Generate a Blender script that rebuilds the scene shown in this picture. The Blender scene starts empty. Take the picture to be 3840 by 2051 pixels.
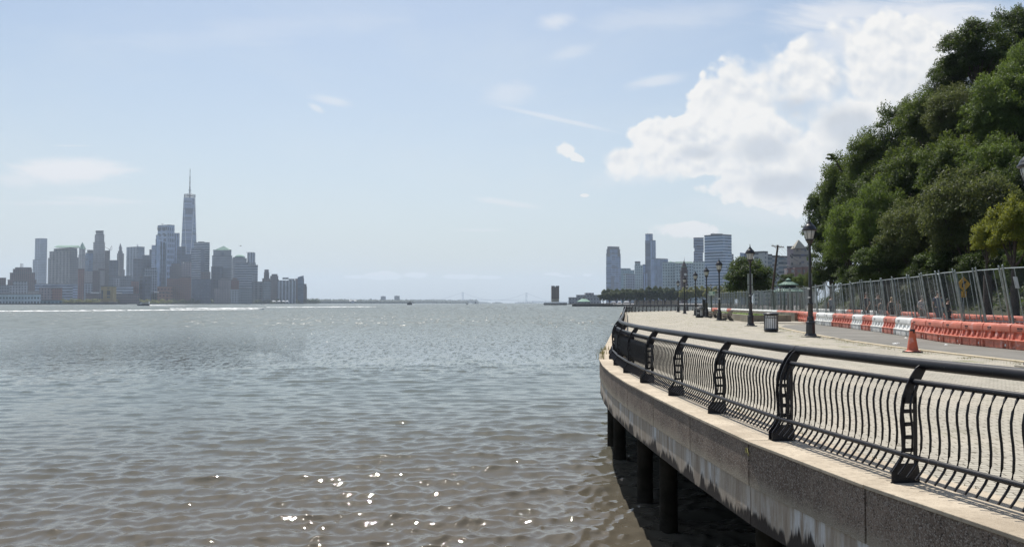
import bpy, math, random
import numpy as np
from mathutils import Vector, Matrix
from mathutils.geometry import tessellate_polygon
rnd = random.Random(7)
SC = bpy.context.scene
C = SC.collection
F = 3150.0; EYE = 4.4; DECK = 2.75; LEDGE = 2.8
PITCH = math.atan((1135 - 1025.5) / F)
cp, sp = math.cos(PITCH), math.sin(PITCH)
def ray(px, py):
    u = (px - 1920) / F; v = (1025.5 - py) / F
    return (u, cp - v * sp, sp + v * cp)
def at(px, py, Y):
    """point of the world seen at (px,py) of the photograph at distance Y"""
    d = ray(px, py); t = Y / d[1]
    return Vector((d[0] * t, Y, EYE + d[2] * t))
def G(px, py, z=DECK):
    d = ray(px, py); t = (z - EYE) / d[2]
    return Vector((d[0] * t, d[1] * t, z))
# ---------------------------------------------------------------- meshes
class MB:
    def __init__(s): s.v = []; s.f = []; s.sm = []
    def add(s, vs, fs, smooth=False):
        b = len(s.v); s.v += [tuple(p) for p in vs]
        s.f += [tuple(b + i for i in f) for f in fs]; s.sm += [smooth] * len(fs)
    def box(s, x0, x1, y0, y1, z0, z1, M=None, taper=0):
        t = taper
        vs = [Vector(p) for p in ((x0,y0,z0),(x1,y0,z0),(x1,y1,z0),(x0,y1,z0),(x0+t,y0+t,z1),(x1-t,y0+t,z1),(x1-t,y1-t,z1),(x0+t,y1-t,z1))]
        if M is not None: vs = [M @ p for p in vs]
        s.add(vs, [(0,3,2,1),(4,5,6,7),(0,1,5,4),(1,2,6,5),(2,3,7,6),(3,0,4,7)])
    def prism(s, pts, z0, z1, top=None):
        n = len(pts); a = sum(pts[i][0]*pts[(i+1)%n][1]-pts[(i+1)%n][0]*pts[i][1] for i in range(n))
        if a < 0: pts = pts[::-1]; top = top[::-1] if top else None
        tp = top or pts
        zt = z1 if hasattr(z1, '__len__') else [z1]*n
        if a < 0 and hasattr(z1, '__len__'): zt = list(z1)[::-1]
        vs = [(p[0],p[1],z0) for p in pts] + [(tp[i][0],tp[i][1],zt[i]) for i in range(n)]
        s.add(vs, [tuple(range(n-1,-1,-1)), tuple(range(n,2*n))] + [(i,(i+1)%n,n+(i+1)%n,n+i) for i in range(n)])
    def tube(s, pts, r, n=8, cap=True, smooth=True, up=(0,0,1)):
        pts = [Vector(p) for p in pts]; m = len(pts)
        rs = r if hasattr(r, '__len__') else [r]*m
        vs = []
        for i, p in enumerate(pts):
            t = (pts[min(i+1,m-1)] - pts[max(i-1,0)])
            if t.length < 1e-9: t = Vector((0,0,1))
            t.normalize(); u = Vector(up)
            if abs(t.dot(u)) > .95: u = Vector((1,0,0)) if abs(t.x) < .9 else Vector((0,1,0))
            a = t.cross(u).normalized(); b = t.cross(a)
            k = 1.0
            if 0 < i < m-1:
                c = (pts[i]-pts[i-1]).normalized().dot((pts[i+1]-pts[i]).normalized()); k = 1/max(.5, math.sqrt((1+c)/2))
            for j in range(n):
                g = 2*math.pi*j/n
                vs.append(p + (a*math.cos(g)*(k if abs(a.z)<.5 else 1) + b*math.sin(g))*rs[i])
        fs = [(i*n+j, i*n+(j+1)%n, (i+1)*n+(j+1)%n, (i+1)*n+j) for i in range(m-1) for j in range(n)]
        s.add(vs, fs, smooth)
        if cap: s.add(vs[:n], [tuple(range(n-1,-1,-1))]); s.add(vs[-n:], [tuple(range(n))])
    def lathe(s, prof, n=20, c=(0,0,0), smooth=True, sx=1, sy=1):
        vs = [(c[0]+r*math.cos(2*math.pi*j/n)*sx, c[1]+r*math.sin(2*math.pi*j/n)*sy, c[2]+z) for r, z in prof for j in range(n)]
        fs = [(i*n+j, i*n+(j+1)%n, (i+1)*n+(j+1)%n, (i+1)*n+j) for i in range(len(prof)-1) for j in range(n)]
        s.add(vs, fs, smooth)
        s.add(vs[:n], [tuple(range(n-1,-1,-1))]); s.add(vs[-n:], [tuple(range(n))])
    def build(s, name, mat=None, parent=None, loc=None, rz=0, bevel=0):
        me = bpy.data.meshes.new(name); me.from_pydata(s.v, [], s.f)
        me.polygons.foreach_set('use_smooth', s.sm); me.update()
        if mat: me.materials.append(mat)
        o = bpy.data.objects.new(name, me); C.objects.link(o)
        if parent: o.parent = parent
        if loc is not None: o.location = loc
        o.rotation_euler.z = rz
        if bevel:
            b = o.modifiers.new('b', 'BEVEL'); b.width = bevel; b.segments = 2; b.limit_method = 'ANGLE'
        return o
def tag(o, label=None, cat=None, group=None, kind=None):
    if label: o['label'] = label
    if cat: o['category'] = cat
    if group: o['group'] = group
    if kind: o['kind'] = kind
    return o
def empty(name, loc=(0,0,0), rz=0, label=None, cat=None, group=None):
    o = bpy.data.objects.new(name, None); C.objects.link(o); o.empty_display_size = .3
    o.location = loc; o.rotation_euler.z = rz
    return tag(o, label, cat, group)
def copy_tree(o, parent=None, label=None):
    c = o.copy(); C.objects.link(c); c.parent = parent
    if label: c['label'] = label
    for ch in list(o.children): copy_tree(ch, c)
    return c
def np_mesh(name, V, Q, mat, parent=None, smooth=False):
    """V (n,3), Q (m,4) quads, through foreach_set"""
    me = bpy.data.meshes.new(name); k = Q.shape[1]
    me.vertices.add(len(V)); me.vertices.foreach_set('co', V.astype(np.float32).ravel())
    me.loops.add(Q.size); me.loops.foreach_set('vertex_index', Q.astype(np.int32).ravel())
    me.polygons.add(len(Q)); me.polygons.foreach_set('loop_start', np.arange(0, Q.size, k, dtype=np.int32))
    me.polygons.foreach_set('loop_total', np.full(len(Q), k, dtype=np.int32))
    me.polygons.foreach_set('use_smooth', np.full(len(Q), smooth))
    me.update(calc_edges=True); me.materials.append(mat)
    o = bpy.data.objects.new(name, me); C.objects.link(o); o.parent = parent
    return o
def lin(c):
    return tuple((x/12.92 if x <= .04045 else ((x+.055)/1.055)**2.4) for x in c)
# ---------------------------------------------------------------- materials
class NT:
    def __init__(s, tree): s.t = tree
    def n(s, typ, **kw):
        o = s.t.nodes.new(typ)
        for k, v in kw.items(): setattr(o, k, v)
        return o
    def link(s, a, b): s.t.links.new(a, b)
    def put(s, sock, v):
        if isinstance(v, bpy.types.NodeSocket): s.t.links.new(v, sock)
        elif v is not None: sock.default_value = v
    def m(s, op, a, b=None, c=None, clamp=False):
        o = s.n('ShaderNodeMath', operation=op, use_clamp=clamp)
        s.put(o.inputs[0], a)
        if b is not None: s.put(o.inputs[1], b)
        if c is not None: s.put(o.inputs[2], c)
        return o.outputs[0]
    def ss(s, x, a, b):
        o = s.n('ShaderNodeMapRange', interpolation_type='SMOOTHSTEP'); s.put(o.inputs[0], x)
        o.inputs[1].default_value = a; o.inputs[2].default_value = b
        return o.outputs[0]
    def mix(s, f, a, b, mode='MIX'):
        o = s.n('ShaderNodeMix', data_type='RGBA', blend_type=mode); s.put(o.inputs[0], f)
        for k, v in ((6, a), (7, b)):
            if isinstance(v, tuple) and len(v) == 3: v = v + (1,)
            s.put(o.inputs[k], v)
        return o.outputs[2]
    def noise(s, vec, scale, detail=3, rough=.55, dist=0, lac=2.0):
        o = s.n('ShaderNodeTexNoise'); s.put(o.inputs['Vector'], vec)
        o.inputs['Scale'].default_value = scale; o.inputs['Detail'].default_value = detail
        o.inputs['Roughness'].default_value = rough; o.inputs['Distortion'].default_value = dist
        o.inputs['Lacunarity'].default_value = lac
        return o.outputs[0]
    def obj(s): return s.n('ShaderNodeTexCoord').outputs['Object']
    def pos(s): return s.n('ShaderNodeNewGeometry').outputs['Position']
    def scl(s, vec, sc):
        o = s.n('ShaderNodeVectorMath', operation='MULTIPLY'); s.put(o.inputs[0], vec); o.inputs[1].default_value = sc
        return o.outputs[0]
    def xyz(s, vec):
        o = s.n('ShaderNodeSeparateXYZ'); s.put(o.inputs[0], vec); return o.outputs
    def comb(s, x, y, z=0.0):
        o = s.n('ShaderNodeCombineXYZ')
        for i, v in enumerate((x, y, z)): s.put(o.inputs[i], v)
        return o.outputs[0]
    def bump(s, h, dist, strength=1.0, normal=None):
        o = s.n('ShaderNodeBump'); o.inputs['Strength'].default_value = strength; o.inputs['Distance'].default_value = dist
        s.put(o.inputs['Height'], h)
        if normal is not None: s.put(o.inputs['Normal'], normal)
        return o.outputs[0]
def new_mat(name):
    m = bpy.data.materials.new(name); m.use_nodes = True
    t = NT(m.node_tree); b = m.node_tree.nodes['Principled BSDF']
    return m, t, b
def setp(b, rough=.6, metal=0, spec=.5, **kw):
    b.inputs['Roughness'].default_value = rough; b.inputs['Metallic'].default_value = metal
    b.inputs['Specular IOR Level'].default_value = spec
def mat(name, col, rough=.6, metal=0, var=.15, scale=3, bump=0, bscale=30, spec=.5, dirt=None, dscale=1.2):
    """plain painted / mineral surface with uneven colour and a fine bump"""
    m, t, b = new_mat(name); setp(b, rough, metal, spec)
    p = t.obj(); n = t.noise(p, scale, 5, .65)
    a = tuple(c*(1-var) for c in col); c2 = tuple(min(1, c*(1+var)) for c in col)
    c = t.mix(t.ss(n, .3, .7), a, c2)
    if dirt: c = t.mix(t.ss(t.noise(p, dscale, 6, .7), .5, .68), c, dirt)
    t.put(b.inputs['Base Color'], c)
    if bump: t.put(b.inputs['Normal'], t.bump(t.noise(p, bscale, 4, .6), bump))
    return m
def facade(name, wall, glass, bay=7.0, flr=8.0, wx=.55, wz=.55, mode='grid', rough=.35, gr=.2, off=0.0, big=40):
    """wall with rows of windows: real-size grid in the building's own metres"""
    m, t, b = new_mat(name); setp(b, rough)
    x, y, z = t.xyz(t.obj())
    u = t.m('ADD', x, y)
    uu = t.m('DIVIDE', u, bay); zz = t.m('DIVIDE', t.m('ADD', z, off), flr)
    fu = t.m('FRACT', uu); fz = t.m('FRACT', zz)
    mu = t.m('LESS_THAN', fu, wx); mz = t.m('LESS_THAN', fz, wz)
    w = {'grid': t.m('MULTIPLY', mu, mz), 'bands': mz, 'vert': mu}[mode]
    cell = t.n('ShaderNodeTexWhiteNoise', noise_dimensions='2D')
    t.put(cell.inputs['Vector'], t.comb(t.m('FLOOR', uu), t.m('FLOOR', zz)))
    g = t.mix(cell.outputs[0], tuple(c*.6 for c in glass), tuple(min(1, c*1.5) for c in glass))
    wc = t.mix(t.ss(t.noise(t.obj(), 1.0/big, 4, .6), .35, .65), tuple(c*.82 for c in wall), tuple(min(1, c*1.12) for c in wall))
    t.put(b.inputs['Base Color'], t.mix(w, wc, g))
    t.put(b.inputs['Roughness'], t.m('SUBTRACT', rough, t.m('MULTIPLY', w, rough-gr)))
    return m
M = {}
M['black_metal'] = mat('black_painted_metal', (.018,.018,.022), .32, .0, .3, 6, .002, 60, .6)
def rail_mat():
    m, t, b = new_mat('railing_paint'); setp(b, .40, 0, .35)
    p = t.pos(); n = t.noise(p, 2.5, 6, .7)
    t.put(b.inputs['Base Color'], t.mix(t.ss(n, .35, .7), (.008,.008,.011), (.02,.019,.023)))
    sp_ = t.ss(t.noise(p, 38, 2, .5), .70, .76)
    t.put(b.inputs['Base Color'], t.mix(t.m('MULTIPLY', sp_, .6), b.inputs['Base Color'].links[0].from_socket, (.16,.14,.12)))
    t.put(b.inputs['Roughness'], t.m('ADD', .34, t.m('MULTIPLY', n, .22)))
    t.put(b.inputs['Normal'], t.bump(t.noise(p, 120, 3, .6), .0006, .5))
    return m
M['rail'] = rail_mat()
M['galv'] = mat('galvanised_steel', (.30,.34,.34), .42, .55, .25, 5)
M['galv_mesh'] = mat('galvanised_wire', (.15,.17,.17), .5, .4, .2, 5)
M['glass_lamp'] = mat('frosted_lamp_glass', (.55,.55,.52), .25, 0, .08, 4)
M['wood'] = mat('bench_wood', (.14,.085,.055), .6, 0, .35, 5, .003, 20)
M['wood_pole'] = mat('weathered_pole_wood', (.11,.075,.06), .85, 0, .3, 3, .01, 12)
M['conc'] = mat('pale_concrete', (.36,.335,.28), .85, 0, .15, 2, .004, 40, dirt=(.22,.2,.16))
M['rubber'] = mat('black_rubber', (.02,.02,.02), .7)
M['white'] = mat('white_paint', (.75,.75,.73), .4, 0, .06, 2, dirt=(.5,.49,.45))
M['grey'] = mat('grey_paint', (.3,.31,.32), .5)
M['dark'] = mat('dark_surface', (.03,.03,.035), .6)
M['skin'] = mat('skin', (.60,.37,.27), .55, 0, .06)
M['yellow'] = mat('yellow_sign_face', (.62,.36,.04), .5, 0, .1)
M['copper'] = mat('verdigris_copper', (.10,.19,.15), .7, 0, .2, .8)
M['copper_far'] = mat('pale_green_copper', (.20,.33,.26), .8, 0, .15, .02)
def plastic(name, col, dirt):
    m, t, b = new_mat(name); setp(b, .48, 0, .4)
    p = t.obj(); inf = t.n('ShaderNodeObjectInfo').outputs['Random']
    off = t.n('ShaderNodeVectorMath', operation='ADD'); t.put(off.inputs[0], p); t.put(off.inputs[1], t.comb(t.m('MULTIPLY', inf, 50.0), 3.0, 1.0))
    q = off.outputs[0]
    c = t.mix(t.ss(t.noise(q, 1.6, 5, .65), .35, .65), tuple(k*.84 for k in col), tuple(min(1, k*1.12) for k in col))
    c = t.mix(t.m('MULTIPLY', t.ss(t.noise(q, 3.2, 3, .5), .58, .64), .55), c, tuple(min(1, k*.6+.28) for k in col))
    z = t.xyz(p)[2]
    low = t.m('MULTIPLY', t.ss(z, .35, 0), t.ss(t.noise(q, 6, 4, .7), .35, .6))
    c = t.mix(t.m('MULTIPLY', low, .7), c, dirt)
    c = t.mix(t.m('MULTIPLY', inf, .22), c, tuple(min(1, k*.8+.12) for k in col))
    t.put(b.inputs['Base Color'], c)
    t.put(b.inputs['Normal'], t.bump(t.noise(q, 9, 3, .5), .008))
    return m
M['orange_plastic'] = plastic('faded_orange_plastic', (.56,.155,.095), (.2,.08,.055))
M['white_plastic'] = plastic('grimy_white_plastic', (.74,.74,.71), (.33,.3,.25))
M['cone'] = plastic('cone_orange', (.62,.12,.05), (.18,.06,.04))
def paver_mat():
    m, t, b = new_mat('promenade_pavers'); setp(b, .85, 0, .3)
    p = t.pos(); x, y, z = t.xyz(p)
    # slight rotation so the courses follow the quay
    v = t.comb(t.m('ADD', t.m('MULTIPLY', x, .97), t.m('MULTIPLY', y, -.2)), t.m('ADD', t.m('MULTIPLY', x, .2), t.m('MULTIPLY', y, .97)))
    br = t.n('ShaderNodeTexBrick'); t.put(br.inputs['Vector'], v)
    br.inputs['Scale'].default_value = 1; br.inputs['Brick Width'].default_value = .22; br.inputs['Row Height'].default_value = .11
    br.inputs['Mortar Size'].default_value = .008; br.inputs['Mortar Smooth'].default_value = .3; br.inputs['Bias'].default_value = 0
    br.inputs['Color1'].default_value = (.42,.39,.325,1); br.inputs['Color2'].default_value = (.345,.32,.268,1); br.inputs['Mortar'].default_value = (.13,.115,.085,1)
    c = t.mix(t.m('MULTIPLY', t.ss(t.noise(p, .6, 7, .7), .42, .68), .45), br.outputs['Color'], (.52,.46,.37))
    c = t.mix(t.m('MULTIPLY', t.ss(t.noise(p, 2.2, 6, .75), .55, .7), .5), c, (.21,.185,.14))
    c = t.mix(t.m('MULTIPLY', t.ss(t.noise(p, 7.0, 3, .6), .62, .68), .75), c, (.1,.085,.06))
    c = t.mix(t.m('MULTIPLY', t.ss(t.noise(t.scl(p, (1,.3,1)), .9, 8, .8), .60, .66), .5), c, (.17,.16,.10))
    # moss and weeds where the noise says so, thicker towards the kerb
    k = t.ss(x, 9.0, 14.5); gm = t.m('MULTIPLY', t.ss(t.noise(t.scl(p, (1.0,.35,1)), 1.6, 6, .75), .56, .64), t.m('ADD', .1, t.m('MULTIPLY', k, .75)))
    c = t.mix(gm, c, (.13,.15,.035))
    t.put(b.inputs['Base Color'], c)
    h = t.m('ADD', t.m('MULTIPLY', br.outputs['Fac'], -1.0), t.m('MULTIPLY', t.noise(p, 25, 4, .6), .5))
    t.put(b.inputs['Normal'], t.bump(h, .006))
    return m
M['paver'] = paver_mat()
def asphalt_mat():
    m, t, b = new_mat('asphalt'); setp(b, .9, 0, .3)
    p = t.pos()
    c = t.mix(t.ss(t.noise(p, .5, 6, .65), .35, .65), (.15,.145,.13), (.205,.195,.175))
    c = t.mix(t.m('MULTIPLY', t.ss(t.noise(p, 60, 2, .5), .5, .7), .4), c, (.24,.23,.21))
    c = t.mix(t.m('MULTIPLY', t.ss(t.noise(t.scl(p, (3,1,1)), 2.0, 7, .8), .66, .69), .8), c, (.04,.04,.038))
    t.put(b.inputs['Base Color'], c); t.put(b.inputs['Normal'], t.bump(t.noise(p, 70, 3, .6), .004))
    return m
M['asphalt'] = asphalt_mat()
def coping_mat():
    m, t, b = new_mat('coping_concrete'); setp(b, .85, 0, .3)
    p = t.pos()
    c = t.mix(t.ss(t.noise(p, 1.3, 7, .7), .3, .7), (.36,.30,.225), (.56,.48,.37))
    c = t.mix(t.m('MULTIPLY', t.ss(t.noise(p, 14, 5, .7), .5, .66), .5), c, (.27,.22,.165))
    c = t.mix(t.m('MULTIPLY', t.ss(t.noise(p, 30, 2, .5), .71, .74), .9), c, (.08,.065,.045))
    t.put(b.inputs['Base Color'], c); t.put(b.inputs['Normal'], t.bump(t.noise(p, 45, 4, .7), .005))
    return m
M['coping'] = coping_mat()
def fascia_mat():
    m, t, b = new_mat('exposed_aggregate_panel'); setp(b, .8, 0, .35)
    p = t.pos(); z = t.xyz(p)[2]
    vo = t.n('ShaderNodeTexVoronoi', feature='F1'); t.put(vo.inputs['Vector'], p); vo.inputs['Scale'].default_value = 85
    rv = t.xyz(vo.outputs['Color'])[0]
    c = t.mix(t.ss(t.noise(p, 1.2, 6, .7), .35, .65), (.14,.105,.082), (.235,.18,.14))
    c = t.mix(t.m('MULTIPLY', t.ss(rv, .66, .95), .9), c, (.34,.30,.26))
    c = t.mix(t.m('MULTIPLY', t.ss(rv, .25, .02), .7), c, (.018,.015,.014))
    # paler washed band along the foot and near the joints
    w = t.m('MULTIPLY', t.ss(t.m('ADD', z, t.m('MULTIPLY', t.noise(p, 2.5, 5, .7), .3)), 2.62, 2.42), .65)
    c = t.mix(w, c, (.36,.32,.25))
    st = t.ss(t.noise(t.scl(p, (6,6,.5)), 1.5, 5, .7), .52, .7)
    c = t.mix(t.m('MULTIPLY', st, .35), c, (.24,.21,.16))
    t.put(b.inputs['Base Color'], c)
    t.put(b.inputs['Normal'], t.bump(t.m('SUBTRACT', 1.0, vo.outputs['Distance']), .004))
    return m
M['fascia'] = fascia_mat()
def beam_mat():
    m, t, b = new_mat('stained_beam_concrete'); setp(b, .8, 0, .3)
    p = t.pos(); z = t.xyz(p)[2]
    s1 = t.noise(t.scl(p, (1,1,.12)), 7, 5, .7); s2 = t.noise(t.scl(p, (1,1,.2)), 1.8, 6, .7)
    c = t.mix(t.ss(s1, .3, .7), (.28,.225,.175), (.48,.42,.345))
    c = t.mix(t.m('MULTIPLY', t.ss(s2, .48, .62), t.ss(s1, .35, .6)), c, (.60,.60,.59))
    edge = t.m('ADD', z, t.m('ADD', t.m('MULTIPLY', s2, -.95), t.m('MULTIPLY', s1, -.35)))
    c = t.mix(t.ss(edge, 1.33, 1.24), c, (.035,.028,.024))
    t.put(b.inputs['Base Color'], c); t.put(b.inputs['Normal'], t.bump(t.noise(p, 30, 4, .6), .006))
    return m
M['beam'] = beam_mat()
M['pile'] = mat('algae_stained_pile', (.026,.023,.018), .95, 0, .4, 2, .01, 14, .1, dirt=(.02,.018,.012))
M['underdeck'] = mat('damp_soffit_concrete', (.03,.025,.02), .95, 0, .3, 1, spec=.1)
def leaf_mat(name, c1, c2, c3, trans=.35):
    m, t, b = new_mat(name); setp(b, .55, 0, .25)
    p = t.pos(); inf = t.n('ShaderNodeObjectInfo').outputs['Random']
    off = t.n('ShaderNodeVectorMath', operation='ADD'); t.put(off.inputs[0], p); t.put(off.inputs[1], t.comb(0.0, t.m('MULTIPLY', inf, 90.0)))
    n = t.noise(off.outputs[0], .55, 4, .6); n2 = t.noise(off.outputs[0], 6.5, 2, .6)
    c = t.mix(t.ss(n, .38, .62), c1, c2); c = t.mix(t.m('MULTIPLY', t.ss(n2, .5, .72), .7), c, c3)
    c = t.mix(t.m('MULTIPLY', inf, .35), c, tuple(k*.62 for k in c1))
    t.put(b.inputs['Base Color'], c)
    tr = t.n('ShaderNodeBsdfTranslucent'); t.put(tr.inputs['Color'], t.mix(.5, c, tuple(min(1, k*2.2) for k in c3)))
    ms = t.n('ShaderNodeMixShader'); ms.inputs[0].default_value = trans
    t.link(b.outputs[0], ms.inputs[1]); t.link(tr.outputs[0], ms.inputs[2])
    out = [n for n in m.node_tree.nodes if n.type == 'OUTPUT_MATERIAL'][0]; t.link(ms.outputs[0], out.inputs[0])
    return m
M['leaf'] = leaf_mat('leaf_green', (.028,.055,.010), (.06,.10,.016), (.145,.19,.03))
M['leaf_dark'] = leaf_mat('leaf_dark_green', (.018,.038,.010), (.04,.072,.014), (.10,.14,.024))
M['leaf_light'] = leaf_mat('leaf_light_green', (.036,.072,.014), (.072,.12,.02), (.155,.21,.035))
M['leaf_olive'] = leaf_mat('leaf_olive', (.034,.055,.016), (.068,.092,.026), (.145,.165,.045))
M['leaf_yellow'] = leaf_mat('leaf_yellow_green', (.085,.115,.016), (.155,.18,.022), (.27,.275,.035))
M['leaf_far'] = leaf_mat('leaf_far_green', (.035,.055,.02), (.06,.085,.026), (.11,.135,.04), .25)
M['leaf_far_yellow'] = leaf_mat('leaf_far_yellow_green', (.14,.16,.035), (.2,.21,.045), (.27,.26,.07), .3)
M['grass'] = mat('grass_blades', (.16,.24,.03), .7, 0, .4, 6)
M['dry_grass'] = mat('dry_weeds', (.26,.24,.07), .8, 0, .4, 20)
M['bark'] = mat('bark', (.07,.055,.045), .9, 0, .3, 3, .02, 12)
HAZE_D = 7.5e-5; HAZE_COL = (.86,.90,.95)
SKY_S = .10; SKY_DUST = 1.5; SKY_TINT = (1,1,1)
CW = 9.5; VW = 6.5; VEIL_A = .35
SUN_E = 3.4; EXPO = 0.0
SKY_S = .10; SUN_E = 4.6; EXPO = .25; CW=8.0; VW=6.9; VEIL_A = .5; SKY_TINT=(.98,.99,.97); WAVE_FAR = 1.6; WAVE_A = .0066
HAZE_D = 7.4e-5; HAZE_COL=(.72,.85,1.0)
DN=True
# ---------------------------------------------------------------- quay line
CTRL = [(9.0,-9),(7.4,-5),(6.2,-2),(5.3,.8),(4.62,3.0),(4.05,5.25),(3.53,7.55),(3.17,9.88),(2.99,12.23),(2.85,14.65),(2.73,17.0),(2.70,19.3),(2.76,21.6),(2.92,24.0),
        (3.22,26.6),(3.75,30.2),(5.1,40),(6.6,51),(9.9,75),(14.0,105),(18.3,137),(20.6,146),(24.6,155),(30,165),(37,176),(46,188),(58,200),(70,210)]
def catmull(P, k=24):
    out = []
    for i in range(len(P)-1):
        p0 = Vector(P[max(i-1,0)]); p1 = Vector(P[i]); p2 = Vector(P[i+1]); p3 = Vector(P[min(i+2,len(P)-1)])
        for j in range(k):
            t = j/k
            out.append(.5*((2*p1)+(p2-p0)*t+(2*p0-5*p1+4*p2-p3)*t*t+(3*p1-p0-3*p2+p3)*t**3))
    out.append(Vector(P[-1])); return out
fine = catmull(CTRL)
cum = [0]
for i in range(1, len(fine)): cum.append(cum[-1]+(fine[i]-fine[i-1]).length)
def along(s):
    s = max(0, min(cum[-1]-1e-6, s))
    import bisect
    i = bisect.bisect_right(cum, s)-1
    return fine[i].lerp(fine[i+1], (s-cum[i])/(cum[i+1]-cum[i]))
iA = min(range(len(fine)), key=lambda i: (fine[i]-Vector((3.53,7.55))).length)
sA = cum[iA]; STEP = 2.35
n0 = int(sA//STEP); s0 = sA-n0*STEP
POST = [along(s0+i*STEP) for i in range(int((cum[-1]-s0)//STEP)+1)]
NP = len(POST)
def nrm(i):
    a = POST[max(i-1,0)]; b = POST[min(i+1,NP-1)]; t = (b-a).normalized()
    return Vector((t.y, -t.x))     # towards the land
NRM = [nrm(i) for i in range(NP)]
def off(i, o, z):
    p = POST[i]+NRM[i]*o
    return Vector((p.x, p.y, z))
# ---- seawall: coping, fascia panels, stained edge beam, piles
sw = empty('concrete_seawall', (POST[n0].x, POST[n0].y, 0), 0, 'curved concrete quay wall on piles with pale coping and dark aggregate panels', 'seawall')
def child_world(o, par):
    o.parent = par; o.matrix_parent_inverse = Matrix.Translation(par.location).inverted() @ Matrix.Identity(4)
    if par.rotation_euler.z: o.matrix_parent_inverse = (Matrix.Translation(par.location) @ Matrix.Rotation(par.rotation_euler.z, 4, 'Z')).inverted()
    return o
def seg_box(mb, i, o0, o1, z0, z1, g0=0, g1=0, cham=0):
    a = POST[i]; b = POST[i+1]; L = (b-a).length
    def P(q, o, z, f):
        c = a.lerp(b, f); n = NRM[i].lerp(NRM[i+1], f)
        return (c.x+n.x*o, c.y+n.y*o, z)
    f0, f1 = g0/L, 1-g1/L
    vs = [P(0,o0,z0,f0),P(0,o1,z0,f0),P(0,o1,z0,f1),P(0,o0,z0,f1),P(0,o0,z1,f0),P(0,o1,z1,f0),P(0,o1,z1,f1),P(0,o0,z1,f1)]
    mb.add(vs, [(0,1,2,3),(4,7,6,5),(0,4,5,1),(1,5,6,2),(2,6,7,3),(3,7,4,0)])
cop = MB(); 
for i in range(NP-1):
    seg_box(cop, i, -.44+rnd.uniform(-.003,.003), .40, 2.765, LEDGE+rnd.uniform(-.002,.002), .004, .004)
child_world(cop.build('coping', M['coping'], bevel=.006), sw)
far = MB()
for i in range(NP-1):
    if POST[i].y < 60 and i >= n0-3:
        p = MB(); seg_box(p, i, -.425, -.17, 2.28, 2.764, .014, .014); child_world(p.build('fascia_panel', M['fascia']), sw)
    else: seg_box(far, i, -.425, -.17, 2.28, 2.764, .009, .009)
child_world(far.build('fascia_panel', M['fascia']), sw)
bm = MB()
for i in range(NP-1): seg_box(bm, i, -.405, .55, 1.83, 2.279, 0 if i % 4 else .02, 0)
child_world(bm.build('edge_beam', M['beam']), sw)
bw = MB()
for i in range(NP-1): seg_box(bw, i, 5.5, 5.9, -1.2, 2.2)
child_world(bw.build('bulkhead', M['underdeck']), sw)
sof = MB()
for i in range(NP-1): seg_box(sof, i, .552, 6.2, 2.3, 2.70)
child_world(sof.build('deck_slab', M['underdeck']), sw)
pl = MB(); pl.lathe([(.18,-1.2),(.18,-.1),(.175,.5),(.17,2.3)], 18)
pile0 = pl.build('pile', M['pile'])
PZ = [(3.9,4.0),(3.75,6.3),(3.45,11.4),(3.72,9.15)] + [(3.03,16.4),(2.93,18.65),(3.03,23.8),(3.10,25.9),(3.85,31.2),(4.15,33.4),(5.2,39),(6.4,46)]
for k,(x,y) in enumerate(PZ):
    o = pile0 if k == 0 else pile0.copy()
    if k: C.objects.link(o)
    o.location = (x,y,0); child_world(o, sw)
# ---- railing
rl = empty('promenade_railing', (POST[n0].x, POST[n0].y, LEDGE), 0, 'long black curved steel railing with bellied bars along the promenade edge', 'railing')
H0 = LEDGE
def rail_tube(name, o, h, r, n=12):
    mb = MB(); pts = [off(i, o, H0+h) for i in range(NP)]
    mb.tube(pts, r, n); ob = mb.build(name, M['rail']); child_world(ob, rl); return ob
rail_tube('top_rail', .185, 1.045, .052, 14)
rail_tube('middle_rail', .07, .895, .026)
rail_tube('bottom_rail', -.045, .25, .024)
jr = MB()
for i in range(0, NP):
    if (i-n0-1) % 3 == 0:
        for o, h, r in ((.185,1.045,.0545),(.07,.895,.028),(-.045,.25,.026)):
            a = off(i,o,H0+h); t = Vector((-NRM[i].y, NRM[i].x, 0)); jr.tube([a-t*.007, a+t*.007], r, 14)
child_world(jr.build('joint_sleeve', M['rubber']), rl)
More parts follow.
